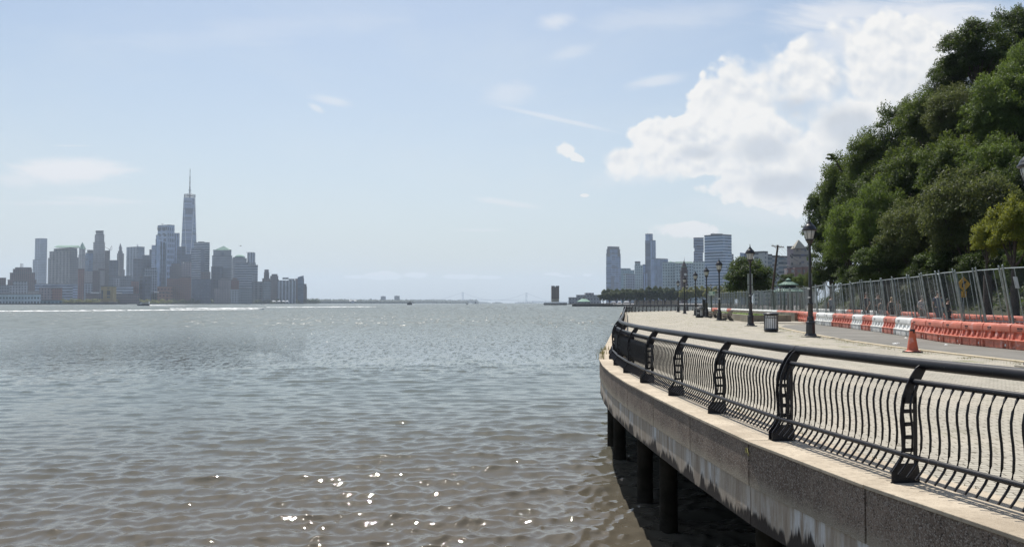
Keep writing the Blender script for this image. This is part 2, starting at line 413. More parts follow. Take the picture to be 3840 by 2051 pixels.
# post plate: outline in (o,h), windows cut between two stiles
def plate(mb, s):
    """ladder post, plate thickness along local Y at offset s"""
    T = .012
    fr = [(-.16,0),(-.16,.10),(-.105,.17),(-.07,.23),(-.055,.30),(-.058,.42),(-.07,.55),(-.062,.66),(-.045,.76),(-.005,.86),(.04,.94),(.10,1.02),(.14,1.045)]
    bk = [(.115,0),(.115,.10),(.10,.17),(.095,.23),(.098,.30),(.10,.42),(.10,.55),(.10,.66),(.10,.76),(.10,.80),(.125,.87),(.18,.97),(.20,1.0)]
    def slab(pts):
        n = len(pts); vs = [(p[0], s-T/2, p[1]) for p in pts]+[(p[0], s+T/2, p[1]) for p in pts]
        mb.add(vs, [tuple(range(n-1,-1,-1)), tuple(range(n,2*n))]+[(i,(i+1)%n,n+(i+1)%n,n+i) for i in range(n)])
    slab([fr[0],bk[0],bk[1],bk[2],fr[2],fr[1]])        # foot
    for a in range(2, 8):                               # two stiles
        w = .034
        slab([fr[a],(fr[a][0]+w,fr[a][1]),(fr[a+1][0]+w,fr[a+1][1]),fr[a+1]])
        slab([(bk[a][0]-w,bk[a][1]),bk[a],bk[a+1],(bk[a+1][0]-w,bk[a+1][1])])
    for h in (.27,.385,.50,.615): slab([(-.03,h),(.068,h),(.068,h+.035),(-.03,h+.035)])   # rungs
    for a in range(8, 12): slab([fr[a],bk[a],bk[a+1],fr[a+1]])
    slab([(fr[8][0],.70),(bk[8][0],.70),bk[8],fr[8]])
    mb.box(-.16,.115,s-.02,s+.02,0,.008)
pm = MB(); plate(pm, 0); post1 = pm.build('post', M['rail'])
pm = MB(); plate(pm, -.045); plate(pm, .045); post2 = pm.build('post', M['rail'])
used = {0:False,1:False}
for i in range(1, min(NP, 98)):
    k = 1 if (i-n0-1) % 3 == 0 else 0
    src = post2 if k else post1
    o = src if not used[k] else src.copy()
    if used[k]: C.objects.link(o)
    used[k] = True
    o.location = off(i, 0, H0); o.rotation_euler.z = math.atan2(NRM[i].y, NRM[i].x); child_world(o, rl)
PRO = [(-.135,.085),(-.09,.135),(-.045,.19),(-.012,.25),(.008,.33),(.014,.42),(.008,.52),(-.004,.61),(-.006,.69),(.010,.77),(.045,.85),(.07,.885)]
bal = MB(); bal.tube([(o,0,h) for o,h in PRO], .0105, 6); bal0 = bal.build('baluster', M['rail'])
rest = MB(); cnt = 0
NB = 21
for i in range(1, NP-1):
    for j in range(NB):
        f = (j+.5)/NB
        c = POST[i].lerp(POST[i+1], f); n = NRM[i].lerp(NRM[i+1], f).normalized()
        if cnt < 100 and POST[i].y > 4.0:
            o = bal0 if cnt == 0 else bal0.copy()
            if cnt: C.objects.link(o)
            o.location = (c.x, c.y, H0); o.rotation_euler.z = math.atan2(n.y, n.x); child_world(o, rl); cnt += 1
            if (i,j) == (n0-1, 9): pass
        else:
            pr = PRO if c.y < 60 else PRO[::2]
            rest.tube([(c.x+n.x*o, c.y+n.y*o, H0+h) for o,h in pr], .0105, 5 if c.y < 40 else 4, cap=False)
tag(child_world(rest.build('baluster', M['rail']), rl), kind='stuff')
# ---------------------------------------------------------------- ground sheets
def sheet(name, pts, z, m, kind='structure', label=None, cat=None):
    me = bpy.data.meshes.new(name); P = [Vector((p[0],p[1],0)) for p in pts]
    tris = tessellate_polygon([P]); me.from_pydata([(p.x,p.y,z) for p in P], [], [tuple(t) for t in tris]); me.update()
    import bmesh
    b = bmesh.new(); b.from_mesh(me); bmesh.ops.recalc_face_normals(b, faces=b.faces)
    if b.faces and sum(f.normal.z for f in b.faces) < 0: bmesh.ops.reverse_faces(b, faces=b.faces)
    b.to_mesh(me); b.free(); me.materials.append(m)
    o = bpy.data.objects.new(name, me); C.objects.link(o); return tag(o, label, cat, kind=kind)
inner = [(p.x+n.x*.402, p.y+n.y*.402) for p, n in zip(POST, NRM)]
sheet('promenade', inner+[(150,235),(260,235),(260,-9)], DECK, M['paver'])
KERB = [(14.25,-8),(14.2,10),(14.15,24.4),(14.1,31),(14.5,36),(15.2,41),(16.3,48),(17.8,55.9)]
FRONT = [(17.6,-8),(17.6,24),(17.6,29),(17.62,31.7),(17.9,35),(19.8,43.7),(21.6,53.9),(23.0,64.2),(25.1,76.4),(26.4,95),(28.8,124),(33,150),(40,176)]
sheet('road', KERB+[(20.2,62.3),(22.2,64.0),(23.2,66.5),(25.3,76.4),(26.6,95),(29.0,124),(33.2,150),(40.2,176),(60,200),(120,205),(120,-8)], DECK+.004, M['asphalt'])
kb = MB()
for a, b in zip(KERB[:-1], KERB[1:]):
    A = Vector(a); B = Vector(b); t = (B-A).normalized(); n = Vector((t.y,-t.x)); m_ = max(1, int((B-A).length/1.8))
    for q in range(m_):
        p0 = A.lerp(B, q/m_)+t*.01; p1 = A.lerp(B, (q+1)/m_)-t*.01
        kb.prism([tuple(p0-n*.14),tuple(p0+n*.04),tuple(p1+n*.04),tuple(p1-n*.14)], DECK-.1, DECK+.05)
M['kerb'] = mat('pale_kerb_stone', (.52,.44,.31), .85, 0, .15, 1.5, .004, 30, dirt=(.25,.22,.13))
tag(kb.build('kerb', M['kerb'], bevel=.015), 'cream stone kerb strip between the pavers and the asphalt lane', 'kerb')
# ---- weeds: tufts in the joints, at the wall's outer corner and along the kerb
def tuft(mb, x, y, z, h, n, r, seed):
    R = random.Random(seed)
    for _ in range(n):
        a = R.uniform(0, 6.28); d = R.uniform(0, r); b = R.uniform(0, 6.28); l = h*R.uniform(.4,1); w = R.uniform(.003,.007)
        px, py = x+d*math.cos(a), y+d*math.sin(a); lean = l*R.uniform(.1,.6)
        s = Vector((-math.sin(b), math.cos(b), 0))*w
        p0 = Vector((px,py,z)); p1 = p0+Vector((math.cos(b)*lean*.4, math.sin(b)*lean*.4, l*.6)); p2 = p0+Vector((math.cos(b)*lean, math.sin(b)*lean, l))
        mb.add([p0-s,p0+s,p1+s*.7,p1-s*.7,p2], [(0,1,2,3),(3,2,4)])
wd = MB(); R = random.Random(5)
for k in range(150):
    i = R.randrange(n0-2, n0+16); f = R.random(); c = POST[i].lerp(POST[i+1], f); n = NRM[i]; o = .43+abs(R.gauss(0,.03))
    if R.random() < .55: tuft(wd, c.x+n.x*o, c.y+n.y*o, DECK, R.uniform(.02,.07), 14, .09, k)
for k in range(170):
    u = R.random()*.999; j = int(u*(len(KERB)-1)); f = u*(len(KERB)-1)-j; c = Vector(KERB[j]).lerp(Vector(KERB[j+1]), f)
    if c.y > 14: tuft(wd, c.x-.2-abs(R.gauss(0,.35)), c.y, DECK, R.uniform(.02,.06), 16, .25, k+500)
for k in range(90):
    x = R.uniform(12, 22); y = R.uniform(40, 100)
    if x/y < .30: tuft(wd, x, y, DECK, R.uniform(.02,.05), 14, .3, k+900)
tag(wd.build('weeds', M['dry_grass']), 'low weeds sprouting from the paving joints and along the kerb', 'weeds', kind='stuff')
def clump(i, o, h, n, seed, lab):
    mb = MB(); c = off(i, o, LEDGE); tuft(mb, 0, 0, 0, h, n, .16, seed)
    tag(mb.build('weed_clump', M['dry_grass'], loc=c), lab, 'weeds')
clump(n0+7, -.36, .34, 30, 1, 'tall wispy weeds on the outer end of the coping where the railing turns')
clump(n0+8, -.34, .22, 60, 2, 'short green weeds on the coping just behind the tall wisps')
clump(n0+9, -.36, .22, 40, 3, 'farthest weed clump on the coping edge beyond the railing bend')
mb = MB(); tuft(mb, 0, 0, 0, .12, 14, .02, 9)
oo = mb.build('weed_clump', M['dry_grass'], loc=off(n0+1, -.445, 2.72)); oo.rotation_euler = (math.radians(150), 0, 0)
tag(oo, 'dry straw hanging out of a fascia panel joint', 'weeds')
# ---------------------------------------------------------------- water
def water():
    rng = np.random.default_rng(3)
    az = np.concatenate([np.radians(np.linspace(-180,-50,26,endpoint=False)), np.radians(np.linspace(-50,-34,50,endpoint=False)), np.radians(np.linspace(-34,34,660,endpoint=False)), np.radians(np.linspace(34,50,50,endpoint=False)), np.radians(np.linspace(50,180,26,endpoint=False))])
    r = [2.0]
    while r[-1] < 9200: r.append(r[-1]*(1.03 if r[-1] < 6.5 else 1.0042 if r[-1] < 60 else 1.0105))
    r = np.array(r); nr = len(r)
    A, Rr = np.meshgrid(az.astype(np.float32), r.astype(np.float32)); X = Rr*np.sin(A); Y = Rr*np.cos(A)
    cell = np.maximum(np.gradient(r)[:,None], Rr*np.abs(np.gradient(az)[None,:])).astype(np.float32)
    Z = np.zeros_like(X); DX = np.zeros_like(X); DY = np.zeros_like(X)
    N = 190
    lam = np.exp(rng.uniform(np.log(.13), np.log(3.4), N))
    for k in range(N):
        L = lam[k]; w = 2*math.pi/L; th = rng.normal(math.radians(97), .42 if L > .5 else .7); dx, dy = math.cos(th), math.sin(th)
        a = WAVE_A*L*rng.uniform(.5,1.4)*(1.3 if L < .35 else 1.05 if L < .7 else .66 if L < 1.2 else .42 if L < 2 else .3)
        ph0 = rng.uniform(0, 6.28)
        rows = np.where(L/cell[:,400] > 2.4)[0]; n_ = rows[-1]+1 if len(rows) else 0
        if not n_: continue
        s_ = slice(0, n_); ok = np.clip((L/cell[s_]-2.4)/1.8, 0, 1)*a
        ph = w*(X[s_]*dx+Y[s_]*dy)+ph0; sn = np.sin(ph)*ok
        Z[s_] += ok*np.cos(ph); DX[s_] -= .8*dx*sn; DY[s_] -= .8*dy*sn
    # patches of rougher and calmer water
    X0, Y0 = X.copy(), Y.copy()
    env = .75+.35*np.sin(X0*.11+1.3*np.sin(Y0*.07))*np.sin(Y0*.09+.8*np.sin(X0*.05))
    Z *= env; X = X0+DX*env; Y = Y0+DY*env
    V = np.stack([X, Y, Z], -1).reshape(-1,3); na = len(az)
    i = np.arange(nr-1)[:,None]*na; j = np.arange(na)[None,:]; j2 = (j+1) % na
    Q = np.stack([i+j, i+na+j, i+na+j2, i+j2], -1).reshape(-1,4)
    cidx = len(V); V = np.concatenate([V, [[0,0,0]]])
    m, t, b = new_mat('river_water'); p = t.pos(); x, y, z = t.xyz(p)
    n1 = t.noise(t.scl(p, (.012,.02,1)), 1, 4, .6)
    c = t.mix(t.ss(n1, .35, .65), (.096,.084,.064), (.12,.104,.08))
    dist = t.m('SQRT', t.m('ADD', t.m('MULTIPLY', x, x), t.m('MULTIPLY', y, y)))
    c = t.mix(t.ss(dist, 14, 45), c, (.09,.104,.086))
    c = t.mix(t.ss(z, .05, .35), c, (.12,.11,.07))
    t.put(b.inputs['Base Color'], c)
    b.inputs['IOR'].default_value = 1.333; b.inputs['Specular IOR Level'].default_value = .5
    t.put(b.inputs['Roughness'], t.m('ADD', .03, t.m('MULTIPLY', t.ss(dist, 34, 190), .26)))
    h = t.m('MULTIPLY', t.noise(t.scl(p, (.7,1.4,1)), 12, 2, .5), .005)
    sw_ = t.noise(t.scl(p, (.2,.022,1)), 1.0, 5, .6)
    h = t.m('ADD', h, t.m('MULTIPLY', t.m('MULTIPLY', sw_, t.ss(dist, 120, 500)), 3.5))
    nb = t.bump(h, 1.0, 1.0)
    cur = nb
    for (fx, fy, a0, a1, b0, b1, am) in ((1.9,.55,40,90,120,200,1.1),(.75,.075,110,190,420,700,1.3),(.22,.008,400,700,9e4,9.1e4,1.3)):
        nn = t.n('ShaderNodeTexNoise'); t.put(nn.inputs['Vector'], t.scl(p, (fx,fy,1))); nn.inputs['Scale'].default_value = 1.6; nn.inputs['Detail'].default_value = 3; nn.inputs['Roughness'].default_value = .7
        sv = t.n('ShaderNodeVectorMath', operation='SUBTRACT'); t.put(sv.inputs[0], nn.outputs['Color']); sv.inputs[1].default_value = (.5,.5,.5)
        sc_ = t.n('ShaderNodeVectorMath', operation='SCALE'); t.put(sc_.inputs[0], t.scl(sv.outputs[0], (1,1.3,0)))
        t.put(sc_.inputs['Scale'], t.m('MULTIPLY', t.m('MULTIPLY', t.ss(dist, a0, a1), t.ss(dist, b1, b0)), WAVE_FAR*am))
        ad = t.n('ShaderNodeVectorMath', operation='ADD'); t.put(ad.inputs[0], cur); t.put(ad.inputs[1], sc_.outputs[0]); cur = ad.outputs[0]
    no = t.n('ShaderNodeVectorMath', operation='NORMALIZE'); t.put(no.inputs[0], ad.outputs[0]); t.put(b.inputs['Normal'], no.outputs[0])
    o = np_mesh('water', V, Q, m, smooth=True)
    return tag(o, kind='structure')
water()
# wakes: churned foam lying on the river
def foam_mat():
    m, t, b = new_mat('wake_foam'); setp(b, .7, 0, .3); p = t.pos()
    b.inputs['Base Color'].default_value = (.85,.86,.85,1)
    n = t.noise(t.scl(p, (.06,.5,1)), 1, 6, .75)
    t.put(b.inputs['Alpha'], t.ss(n, .32, .48)); return m
M['foam'] = foam_mat()
def wake(pts, w, z, name='wake_foam'):
    mb = MB(); R = random.Random(len(pts)); vs = []; fs = []
    P = []
    for a, b in zip(pts[:-1], pts[1:]):
        for k in range(20): P.append(Vector(a).lerp(Vector(b), k/20))
    for k, q in enumerate(P):
        ww = w*R.uniform(.5,1.2)*math.sin(math.pi*min(1,(k+1)/len(P)*1.0+.02))**.3 if k < len(P)-1 else .1
        vs += [(q.x, q.y-ww/2, z), (q.x, q.y-ww*.15, z+.45*R.uniform(.3,1)), (q.x, q.y+ww/2, z)]
    for k in range(len(P)-1): fs += [(3*k,3*k+3,3*k+4,3*k+1),(3*k+1,3*k+4,3*k+5,3*k+2)]
    mb.add(vs, fs, True); return mb.build(name, M['foam'])
def gw(px, py): q = G(px, py, .1); return (q.x, q.y)
tag(wake([gw(-60,1168),gw(140,1167),gw(420,1165),gw(640,1163),gw(800,1161.5),gw(1000,1160)], 11, .12), 'long white wake streak crossing the river at left', 'wake', kind='stuff')
tag(wake([gw(640,1157.5),gw(800,1156.5),gw(1000,1155.5)], 13, .12), 'upper white wake streak behind the ferry', 'wake', kind='stuff')
tag(wake([gw(1000,1153),gw(1200,1151.5),gw(1420,1150.5)], 10, .12), 'thin pale wake streak below the tip of the island', 'wake', kind='stuff')
# ---------------------------------------------------------------- wooded bluff
def hill_h(x, y):
    x0 = np.interp(y, [0,40,60,80,100,130], [24,26,30,32,35,44])
    s = np.clip((x-x0)/26.0, 0, 1); e = np.clip((150-y)/45.0, 0, 1)
    s = s*s*(3-2*s)*.55+s*.45
    return s*19*(e*e*(3-2*e))
hy = np.linspace(-9, 150, 80); HY = np.repeat(hy[:,None], 70, 1); xs_ = np.interp(hy, [-9,38,46,57,66,78,95,125,150], [23,23.6,25,27.2,29,31,32.6,36,62])
HX = xs_[:,None]+(130-xs_)[:,None]*np.linspace(0,1,70)[None,:]**1.3
HZ = DECK+.34+hill_h(HX, HY)+np.where(hill_h(HX,HY) > .5, .5*np.sin(HX*.9)*np.cos(HY*.7), 0)
V = np.stack([HX,HY,HZ],-1).reshape(-1,3); i = np.arange(79)[:,None]*70; j = np.arange(69)[None,:]
Q = np.stack([i+j, i+j+1, i+70+j+1, i+70+j], -1).reshape(-1,4)
M['hill'] = mat('bluff_soil', (.035,.04,.02), .95, 0, .4, .4, .2, 1.5)
tag(np_mesh('hill', V, Q, M['hill'], smooth=True), kind='structure')
# raised pavement between the two barrier rows
pv = MB(); pv.prism([(18.7,24),(18.7,33),(19.1,36),(21.0,44),(22.9,54),(24.4,66),(26.5,78),(27.9,96),(30.5,125),(60,150),(60,24)], DECK-.1, DECK+.36)
tag(pv.build('pavement', M['asphalt']), kind='structure')
ORD = ['first','second','third','fourth','fifth','sixth','seventh','eighth','ninth','tenth','eleventh','twelfth','thirteenth','fourteenth','fifteenth','sixteenth','seventeenth','eighteenth','nineteenth','twentieth']
ORD += ['twenty-'+o for o in ORD[:9]]+['thirtieth']+['thirty-'+o for o in ORD[:9]]+['fortieth']+['forty-'+o for o in ORD[:9]]+['fiftieth']+['fifty-'+o for o in ORD[:9]]+['sixtieth']
# ---------------------------------------------------------------- water-filled barriers
BL = 1.72
def barrier_mesh():
    """half profile grows from the recessed waist to the rolled top and the stepped foot; pockets and through-slots along the length"""
    zs = [0,.02,.10,.24,.295,.31,.33,.345,.40,.47,.535,.575,.60,.64,.72,.80,.86,.895,.91]
    base = {0:.24,.02:.265,.10:.27,.24:.27,.295:.285,.31:.295,.33:.29,.345:.22,.40:.205,.47:.185,.535:.165,.575:.16,.60:.175,.64:.185,.72:.185,.80:.175,.86:.14,.895:.085,.91:.02}
    ss = []
    for k in range(97): ss.append(-BL/2+.01+k*(BL-.02)/96)
    def hw(s, z):
        w = base[z]; a = abs(s)
        if a > BL/2-.035: w -= .03
        if .30 < z+.04 and .345 <= z <= .575:
            pocket = 0
            for c in (-.60,-.21,.21,.60):
                d = abs(s-c)
                if c in (-.21,.21): pocket = max(pocket, 1 if d < .135 else 0)
                else: pocket = max(pocket, 1 if d < .115 else 0)
            if pocket: w -= .055
            for c in (-.21,.21):
                if abs(s-c) < .095 and z >= .47: w = .02
        if z <= .24:
            for c in (-.62,.62):
                if abs(s-c) < .10: w -= .05
            if abs(s) < .02: w -= .02
        return w
    mb = MB(); n = len(zs); vs = []
    for s in ss:
        for sd in (-1, 1):
            for z in zs: vs.append((sd*hw(s,z), s, z))
    fs = []
    for k in range(len(ss)-1):
        for sd in (0,1):
            for q in range(n-1):
                a = k*2*n+sd*n+q; b = a+2*n
                f = (a, a+1, b+1, b) if sd == 0 else (a, b, b+1, a+1)
                fs.append(f)
        a = k*2*n+n-1; fs.append((a, a+n, a+3*n, a+2*n))
        a = k*2*n; fs.append((a, a+2*n, a+3*n, a+n))
    for k in (0, len(ss)-1):
        ring = [k*2*n+q for q in range(n)]+[k*2*n+n+q for q in range(n-1,-1,-1)]
        fs.append(tuple(ring if k else ring[::-1]))
    mb.add(vs, fs); return mb
def make_barrier(m, kind, scale=1):
    b = empty(kind+'_barrier')
    sh = barrier_mesh().build('barrier_body', m, b)
    mo = sh.modifiers.new('b','BEVEL'); mo.width = .008; mo.segments = 1; mo.limit_method = 'ANGLE'
    pg = MB(); 
    for s in (-.62,):
        pg.lathe([(.045,0),(.045,.012),(.02,.014)], 12, sy=1.0)
    p = pg.build('drain_plug', M['white'], b, loc=(-.222,-.62,.13)); p.rotation_euler = (0, -math.pi/2, 0)
    st = MB()
    for k, w in enumerate((.05,.035,.05,.05)):
        st.box(-.0015,.0015,.30+k*.062,.30+k*.062+w,0,.055)
    st.box(-.0015,.0015,.33,.53,-.055,-.04)
    lb = st.build('stencil_mark', M['dark'], b, loc=(-.1875,0,.71))
    return b
bo = make_barrier(M['orange_plastic'], 'traffic'); bwh = make_barrier(M['white_plastic'], 'traffic')
def walk(P, s_):
    """point and heading at arc length s_ along polyline P"""
    P = [Vector(p) for p in P]
    for a, b in zip(P[:-1], P[1:]):
        L = (b-a).length
        if s_ <= L: return a.lerp(b, s_/L), (b-a).normalized()
        s_ -= L
    return P[-1], (P[-1]-P[-2]).normalized()
FSM = catmull(FRONT, 8)
# length up to y = 28.3 (first barrier whose face is in the frame)
def len_at_y(P, y):
    L = 0
    for a, b in zip(P[:-1], P[1:]):
        if b[1] >= y: return L+(Vector(b)-Vector(a)).length*(y-a[1])/(b[1]-a[1])
        L += (Vector(b)-Vector(a)).length
    return L
def on_front(px):
    """where the barrier line crosses the bearing of a photograph column"""
    uu = (px-1920)/F
    for a, b in zip(FSM[:-1], FSM[1:]):
        fa = a.x-uu*a.y; fb_ = b.x-uu*b.y
        if fa*fb_ <= 0: return a.lerp(b, fa/(fa-fb_))
    return FSM[-1].copy()
SEAM = [3925,3776,3673,3593,3526,3460,3406,3346,3304,3262,3225,3187,3151,3115,3085,3053,3030,3008,2983,2957,2932,2907,2887,2869,2852,2836,2821,2807,2794,2782,2770,2759,2748,2737,2729,2721,2712,2703,2695,2687,2675,2663,2655,2647]
pat = 'OOOOOO'+'W'+'O'+'W'+'O'+'W'+'OO'+'WW'+'OOOOOO'+'W'*12+'OO'+'WWWW'+'OO'+'WW'
usedb = {'O':0,'W':0}; FB = []
for k in range(len(SEAM)-1):
    ch = pat[k]
    A_, B_ = on_front(SEAM[k]), on_front(SEAM[k+1]); t = (B_-A_).normalized(); L_b = (B_-A_).length
    n = Vector((t.y,-t.x)); p = (A_+B_)/2+n*.27
    src = bo if ch == 'O' else bwh
    o = src if usedb[ch] == 0 else copy_tree(src)
    usedb[ch] += 1
    o.location = (p.x, p.y, DECK+.004); o.scale.y = L_b/BL; o.rotation_euler.z = math.atan2(t.y, t.x)-math.pi/2+rnd.uniform(-.008,.008)
    col = 'faded orange' if ch == 'O' else 'grimy white'
    tag(o, f'{col} barrier under the fence, {ORD[k]} of the front row from the right edge', 'barrier', 'water-filled barriers of the front row')
    FB.append((A_, B_))
BACK = [(22.3,26),(22.5,34),(22.9,38),(24.2,46),(26.4,57),(28.0,66),(29.9,78),(31.2,95),(33,112)]
BSM = catmull(BACK, 8); SB1 = len_at_y(BSM, 35.0)
for k in range(30):
    p, t = walk(BSM, SB1+(k+.5)*1.76)
    ch = 'O' if k < 15 or 19 <= k < 22 else 'W'
    src = bo if ch == 'O' else bwh
    o = copy_tree(src); o.scale = (.8,1,.76); o.location = (p.x, p.y, DECK+.36); o.rotation_euler.z = math.atan2(t.y, t.x)-math.pi/2
    tag(o, f"{'orange' if ch == 'O' else 'white'} barrier behind the fence and the walkers, {ORD[k]} of the rear row from the right", 'barrier', 'water-filled barriers of the rear row')
# ---------------------------------------------------------------- chain-link panels standing on the front barriers
FH, FW = 1.96, 1.98
def make_panel():
    e = empty('fence_panel'); r = .021
    fr = MB(); c = .09
    y0, y1 = -FW/2, FW/2
    fr.tube([(0,y0,0),(0,y0,FH-c),(0,y0+c*.3,FH-c*.3),(0,y0+c,FH),(0,y1-c,FH),(0,y1-c*.3,FH-c*.3),(0,y1,FH-c),(0,y1,0),(0,y1,0)], r, 8, up=(1,0,0))
    fr.tube([(0,y0,.03),(0,y1,.03)], r, 8)
    fr.build('frame', M['galv'], e)
    for y in (-.30,.32):
        st = MB(); st.tube([(.01,y,.03),(.01,y,FH)], .015, 6); st.build('stiffener', M['galv'], e)
    for y in (-.80,.80):
        po = MB(); po.tube([(-.045,y,-.02),(-.045,y,FH+.10)], .030, 8); po.lathe([(.034,0),(.034,.02),(.012,.035)], 8, (-.045,y,FH+.10)); po.build('post', M['galv'], e)
    w = MB(); d = .06; th = .0024
    k = -FH
    while k < FW:
        for sg in (1,-1):
            a0 = max(0, -k) ; a1 = min(FH, FW-k)
            if a1 > a0:
                p = [(0, y0+k+a0, a0), (0, y0+k+a1, a1)]
                if sg < 0: p = [(q[0]+.004, -q[1], q[2]) for q in p]
                dx = th/2
                A, B = p; 
                w.add([(A[0]-dx,A[1]-dx,A[2]),(A[0]+dx,A[1]+dx,A[2]),(B[0]+dx,B[1]+dx,B[2]),(B[0]-dx,B[1]-dx,B[2])], [(0,1,2,3)])
                w.add([(A[0]+dx,A[1]-dx,A[2]),(A[0]-dx,A[1]+dx,A[2]),(B[0]-dx,B[1]+dx,B[2]),(B[0]+dx,B[1]-dx,B[2])], [(0,1,2,3)])
        k += d
    w.build('chain_link', M['galv_mesh'], e)
    return e
panel = make_panel()
NF = 0
for k, (A_, B_) in enumerate(FB):
    t = (B_-A_).normalized(); p = (A_+B_)/2+t*.25
    n = Vector((t.y,-t.x)); p = p+n*(.30+.05*(k % 2))
    o = panel if k == 0 else copy_tree(panel); o.scale.y = (B_-A_).length*1.06/FW
    lean = math.radians(np.interp(k, [0,4,8,14,30,60], [10,8.5,5.5,3,1.5,1])+rnd.uniform(-.9,.9))
    o.location = (p.x, p.y, DECK+.93); o.rotation_mode = 'XYZ'
    hz = math.atan2(t.y, t.x)-math.pi/2+rnd.uniform(-.04,.04)
    # lean toward the promenade, plus the slight sag along the row
    o.rotation_euler = (rnd.uniform(-.018,.018), -lean, hz)
    o.scale.z = 1+rnd.uniform(-.015,.02)
    tag(o, f'galvanised chain-link panel on the barriers, {ORD[k]} from the right edge' if k < 60 else 'far chain-link panel packed edge-on at the distant end of the fence', 'fence panel', 'chain-link panels on the barriers' if k < 60 else 'edge-on panels at the far end of the fence')
# notice tied to the right-hand panel
nb = MB(); nb.box(-.004,.004,-.15,.15,-.2,.2); pt = at(3811, 1059, 28.6)
no = tag(nb.build('notice', M['white'], loc=pt), 'white printed notice tied to the chain-link at the right edge', 'notice'); no.rotation_euler = (0,-.19,-.95)
tx = MB()
for k,(w,h) in enumerate(((.10,.05),(.16,.014),(.18,.014),(.15,.014),(.19,.02),(.2,.014))): tx.box(-.006,-.0045,-w/2*1.2,w/2*1.2,.12-k*.055-h,.12-k*.055)
tx.build('print', M['grey'], no)
# ---------------------------------------------------------------- street lamps
def make_lamp():
    e = empty('street_lamp'); H = 5.7
    b = MB()
    b.lathe([(.30,0),(.30,.10),(.27,.13),(.25,.18)], 8, smooth=False); b.lathe([(.225,.18),(.215,.62),(.20,.66),(.235,.68),(.235,.72),(.17,.78),(.165,.95),(.13,1.0)], 8, smooth=False)
    b.lathe([(.12,1.0),(.11,1.55),(.135,1.58),(.135,1.62),(.10,1.66)], 12)
    b.build('base', M['black_metal'], e)
    s = MB(); s.lathe([(.078,1.66),(.072,2.6),(.062,4.05),(.06,4.36),(.085,4.40),(.07,4.44)], 14); s.build('shaft', M['black_metal'], e)
    h = MB(); h.lathe([(.075,4.44),(.10,4.50),(.16,4.60),(.19,4.64),(.20,4.68),(.17,4.70)], 16)
    for k in range(8):
        a = k*math.pi/4; ca, sa = math.cos(a), math.sin(a)
        h.tube([(r*ca, r*sa, z) for r, z in ((.185,4.68),(.235,4.85),(.275,5.0),(.295,5.12))], .009, 5)
    h.build('lantern_frame', M['black_metal'], e)
    g = MB(); g.lathe([(.16,4.69),(.20,4.80),(.245,4.95),(.27,5.10),(.25,5.12)], 20); g.build('globe', M['glass_lamp'], e)
    r = MB(); r.lathe([(.29,5.10),(.345,5.12),(.345,5.17),(.31,5.20),(.30,5.24),(.27,5.30),(.19,5.39),(.14,5.43),(.13,5.47),(.07,5.53),(.045,5.60),(.03,5.62),(.035,5.64),(.02,5.67),(.012,5.70),(.028,5.715),(.028,5.74),(.006,5.78)], 18)
    r.build('roof', M['black_metal'], e)
    p = MB(); p.box(-.36,.36,-.36,.36,-.05,.06); p.build('footing', M['conc'], e, bevel=.02)
    return e
lamp = make_lamp()
LP = [(3038,40.3),(2814,59.2),(2697,77.7),(2649.5,94),(2608,107.5),(2567,125.5),(2542.5,148),(2576,169)]
LL = ['tallest black street lamp, standing beside the kerb left of the trees','black street lamp with two sign plates, beside the near litter bin','black lamp post in front of the near bench','black lamp post in front of the far bench','black lamp post immediately left of the far litter bin','black lamp post in front of the clock tower','leftmost black street lamp, far out by the bend of the railing','small far lamp just right of the clock tower lamp']
for k, (px, Y) in enumerate(LP):
    o = lamp if k == 0 else copy_tree(lamp)
    o.location = ((px-1920)/F*Y, Y, DECK); tag(o, LL[k], 'street lamp', 'street lamps along the promenade')
o = copy_tree(lamp); o.location = (13.32, 21.4, DECK); tag(o, 'lamp cut off by the right edge, only its lantern in view', 'street lamp', 'street lamps along the promenade')
for px, top, Y, lab in ((2665.7,1062,165,'small lamp seen above the white and green sign'),(2692,1081,172,'tiny lamp between the sign and the lamp before the near bench'),(2740,1068,150,'small lamp against the round tree behind the fence'),(2926,1070,120,'small lamp in front of the green-roofed gazebo')):
    p = at(px, top, Y); o = copy_tree(lamp); s_ = .62; o.scale = (s_,s_,s_); o.location = (p.x, Y, p.z-5.78*s_)
    tag(o, lab, 'street lamp', 'street lamps behind the fence')
    ext = MB(); ext.lathe([(.08,DECK-.0-p.z+5.78*s_),(.07,.3)], 8); ext.build('lower_shaft', M['black_metal'], o)
# plates and stickers on the lamps
def plate_on(px0, px1, py0, py1, Y, dz=.12, m='grey', name='sign_plate', lab='', par=None):
    a = at(px0, py1, Y); b = at(px1, py0, Y)
    mb = MB(); mb.box(a.x, b.x, Y+dz, Y+dz+.01, a.z, b.z)
    o = mb.build(name, M[m]); return tag(o, lab, 'sign')
M['sign_back'] = mat('sign_back_aluminium', (.36,.41,.37), .45, .3, .1, 3)
plate_on(2804.5, 2824, 1026, 1067, 59.2, .10, 'sign_back', 'sign', 'upper bare metal sign plate fixed to the second lamp from the right')
plate_on(2805.5, 2825, 1069.5, 1100, 59.2, .10, 'sign_back', 'sign', 'lower bare metal sign plate fixed to the second lamp from the right')
plate_on(3038, 3048, 1025, 1067, 40.3, .10, 'sign_back', 'sign', 'narrow metal sign plate edge-on behind the tallest lamp shaft')
def sticker(px, py, w, h, Y, lab):
    a = at(px, py, Y-.085)
    mb = MB(); mb.lathe([(w,-h/2),(w,h/2)], 12, (0,0,0)); o = mb.build('sticker', M['white'], loc=((px-1920)/F*Y, Y, a.z)); tag(o, lab, 'sticker')
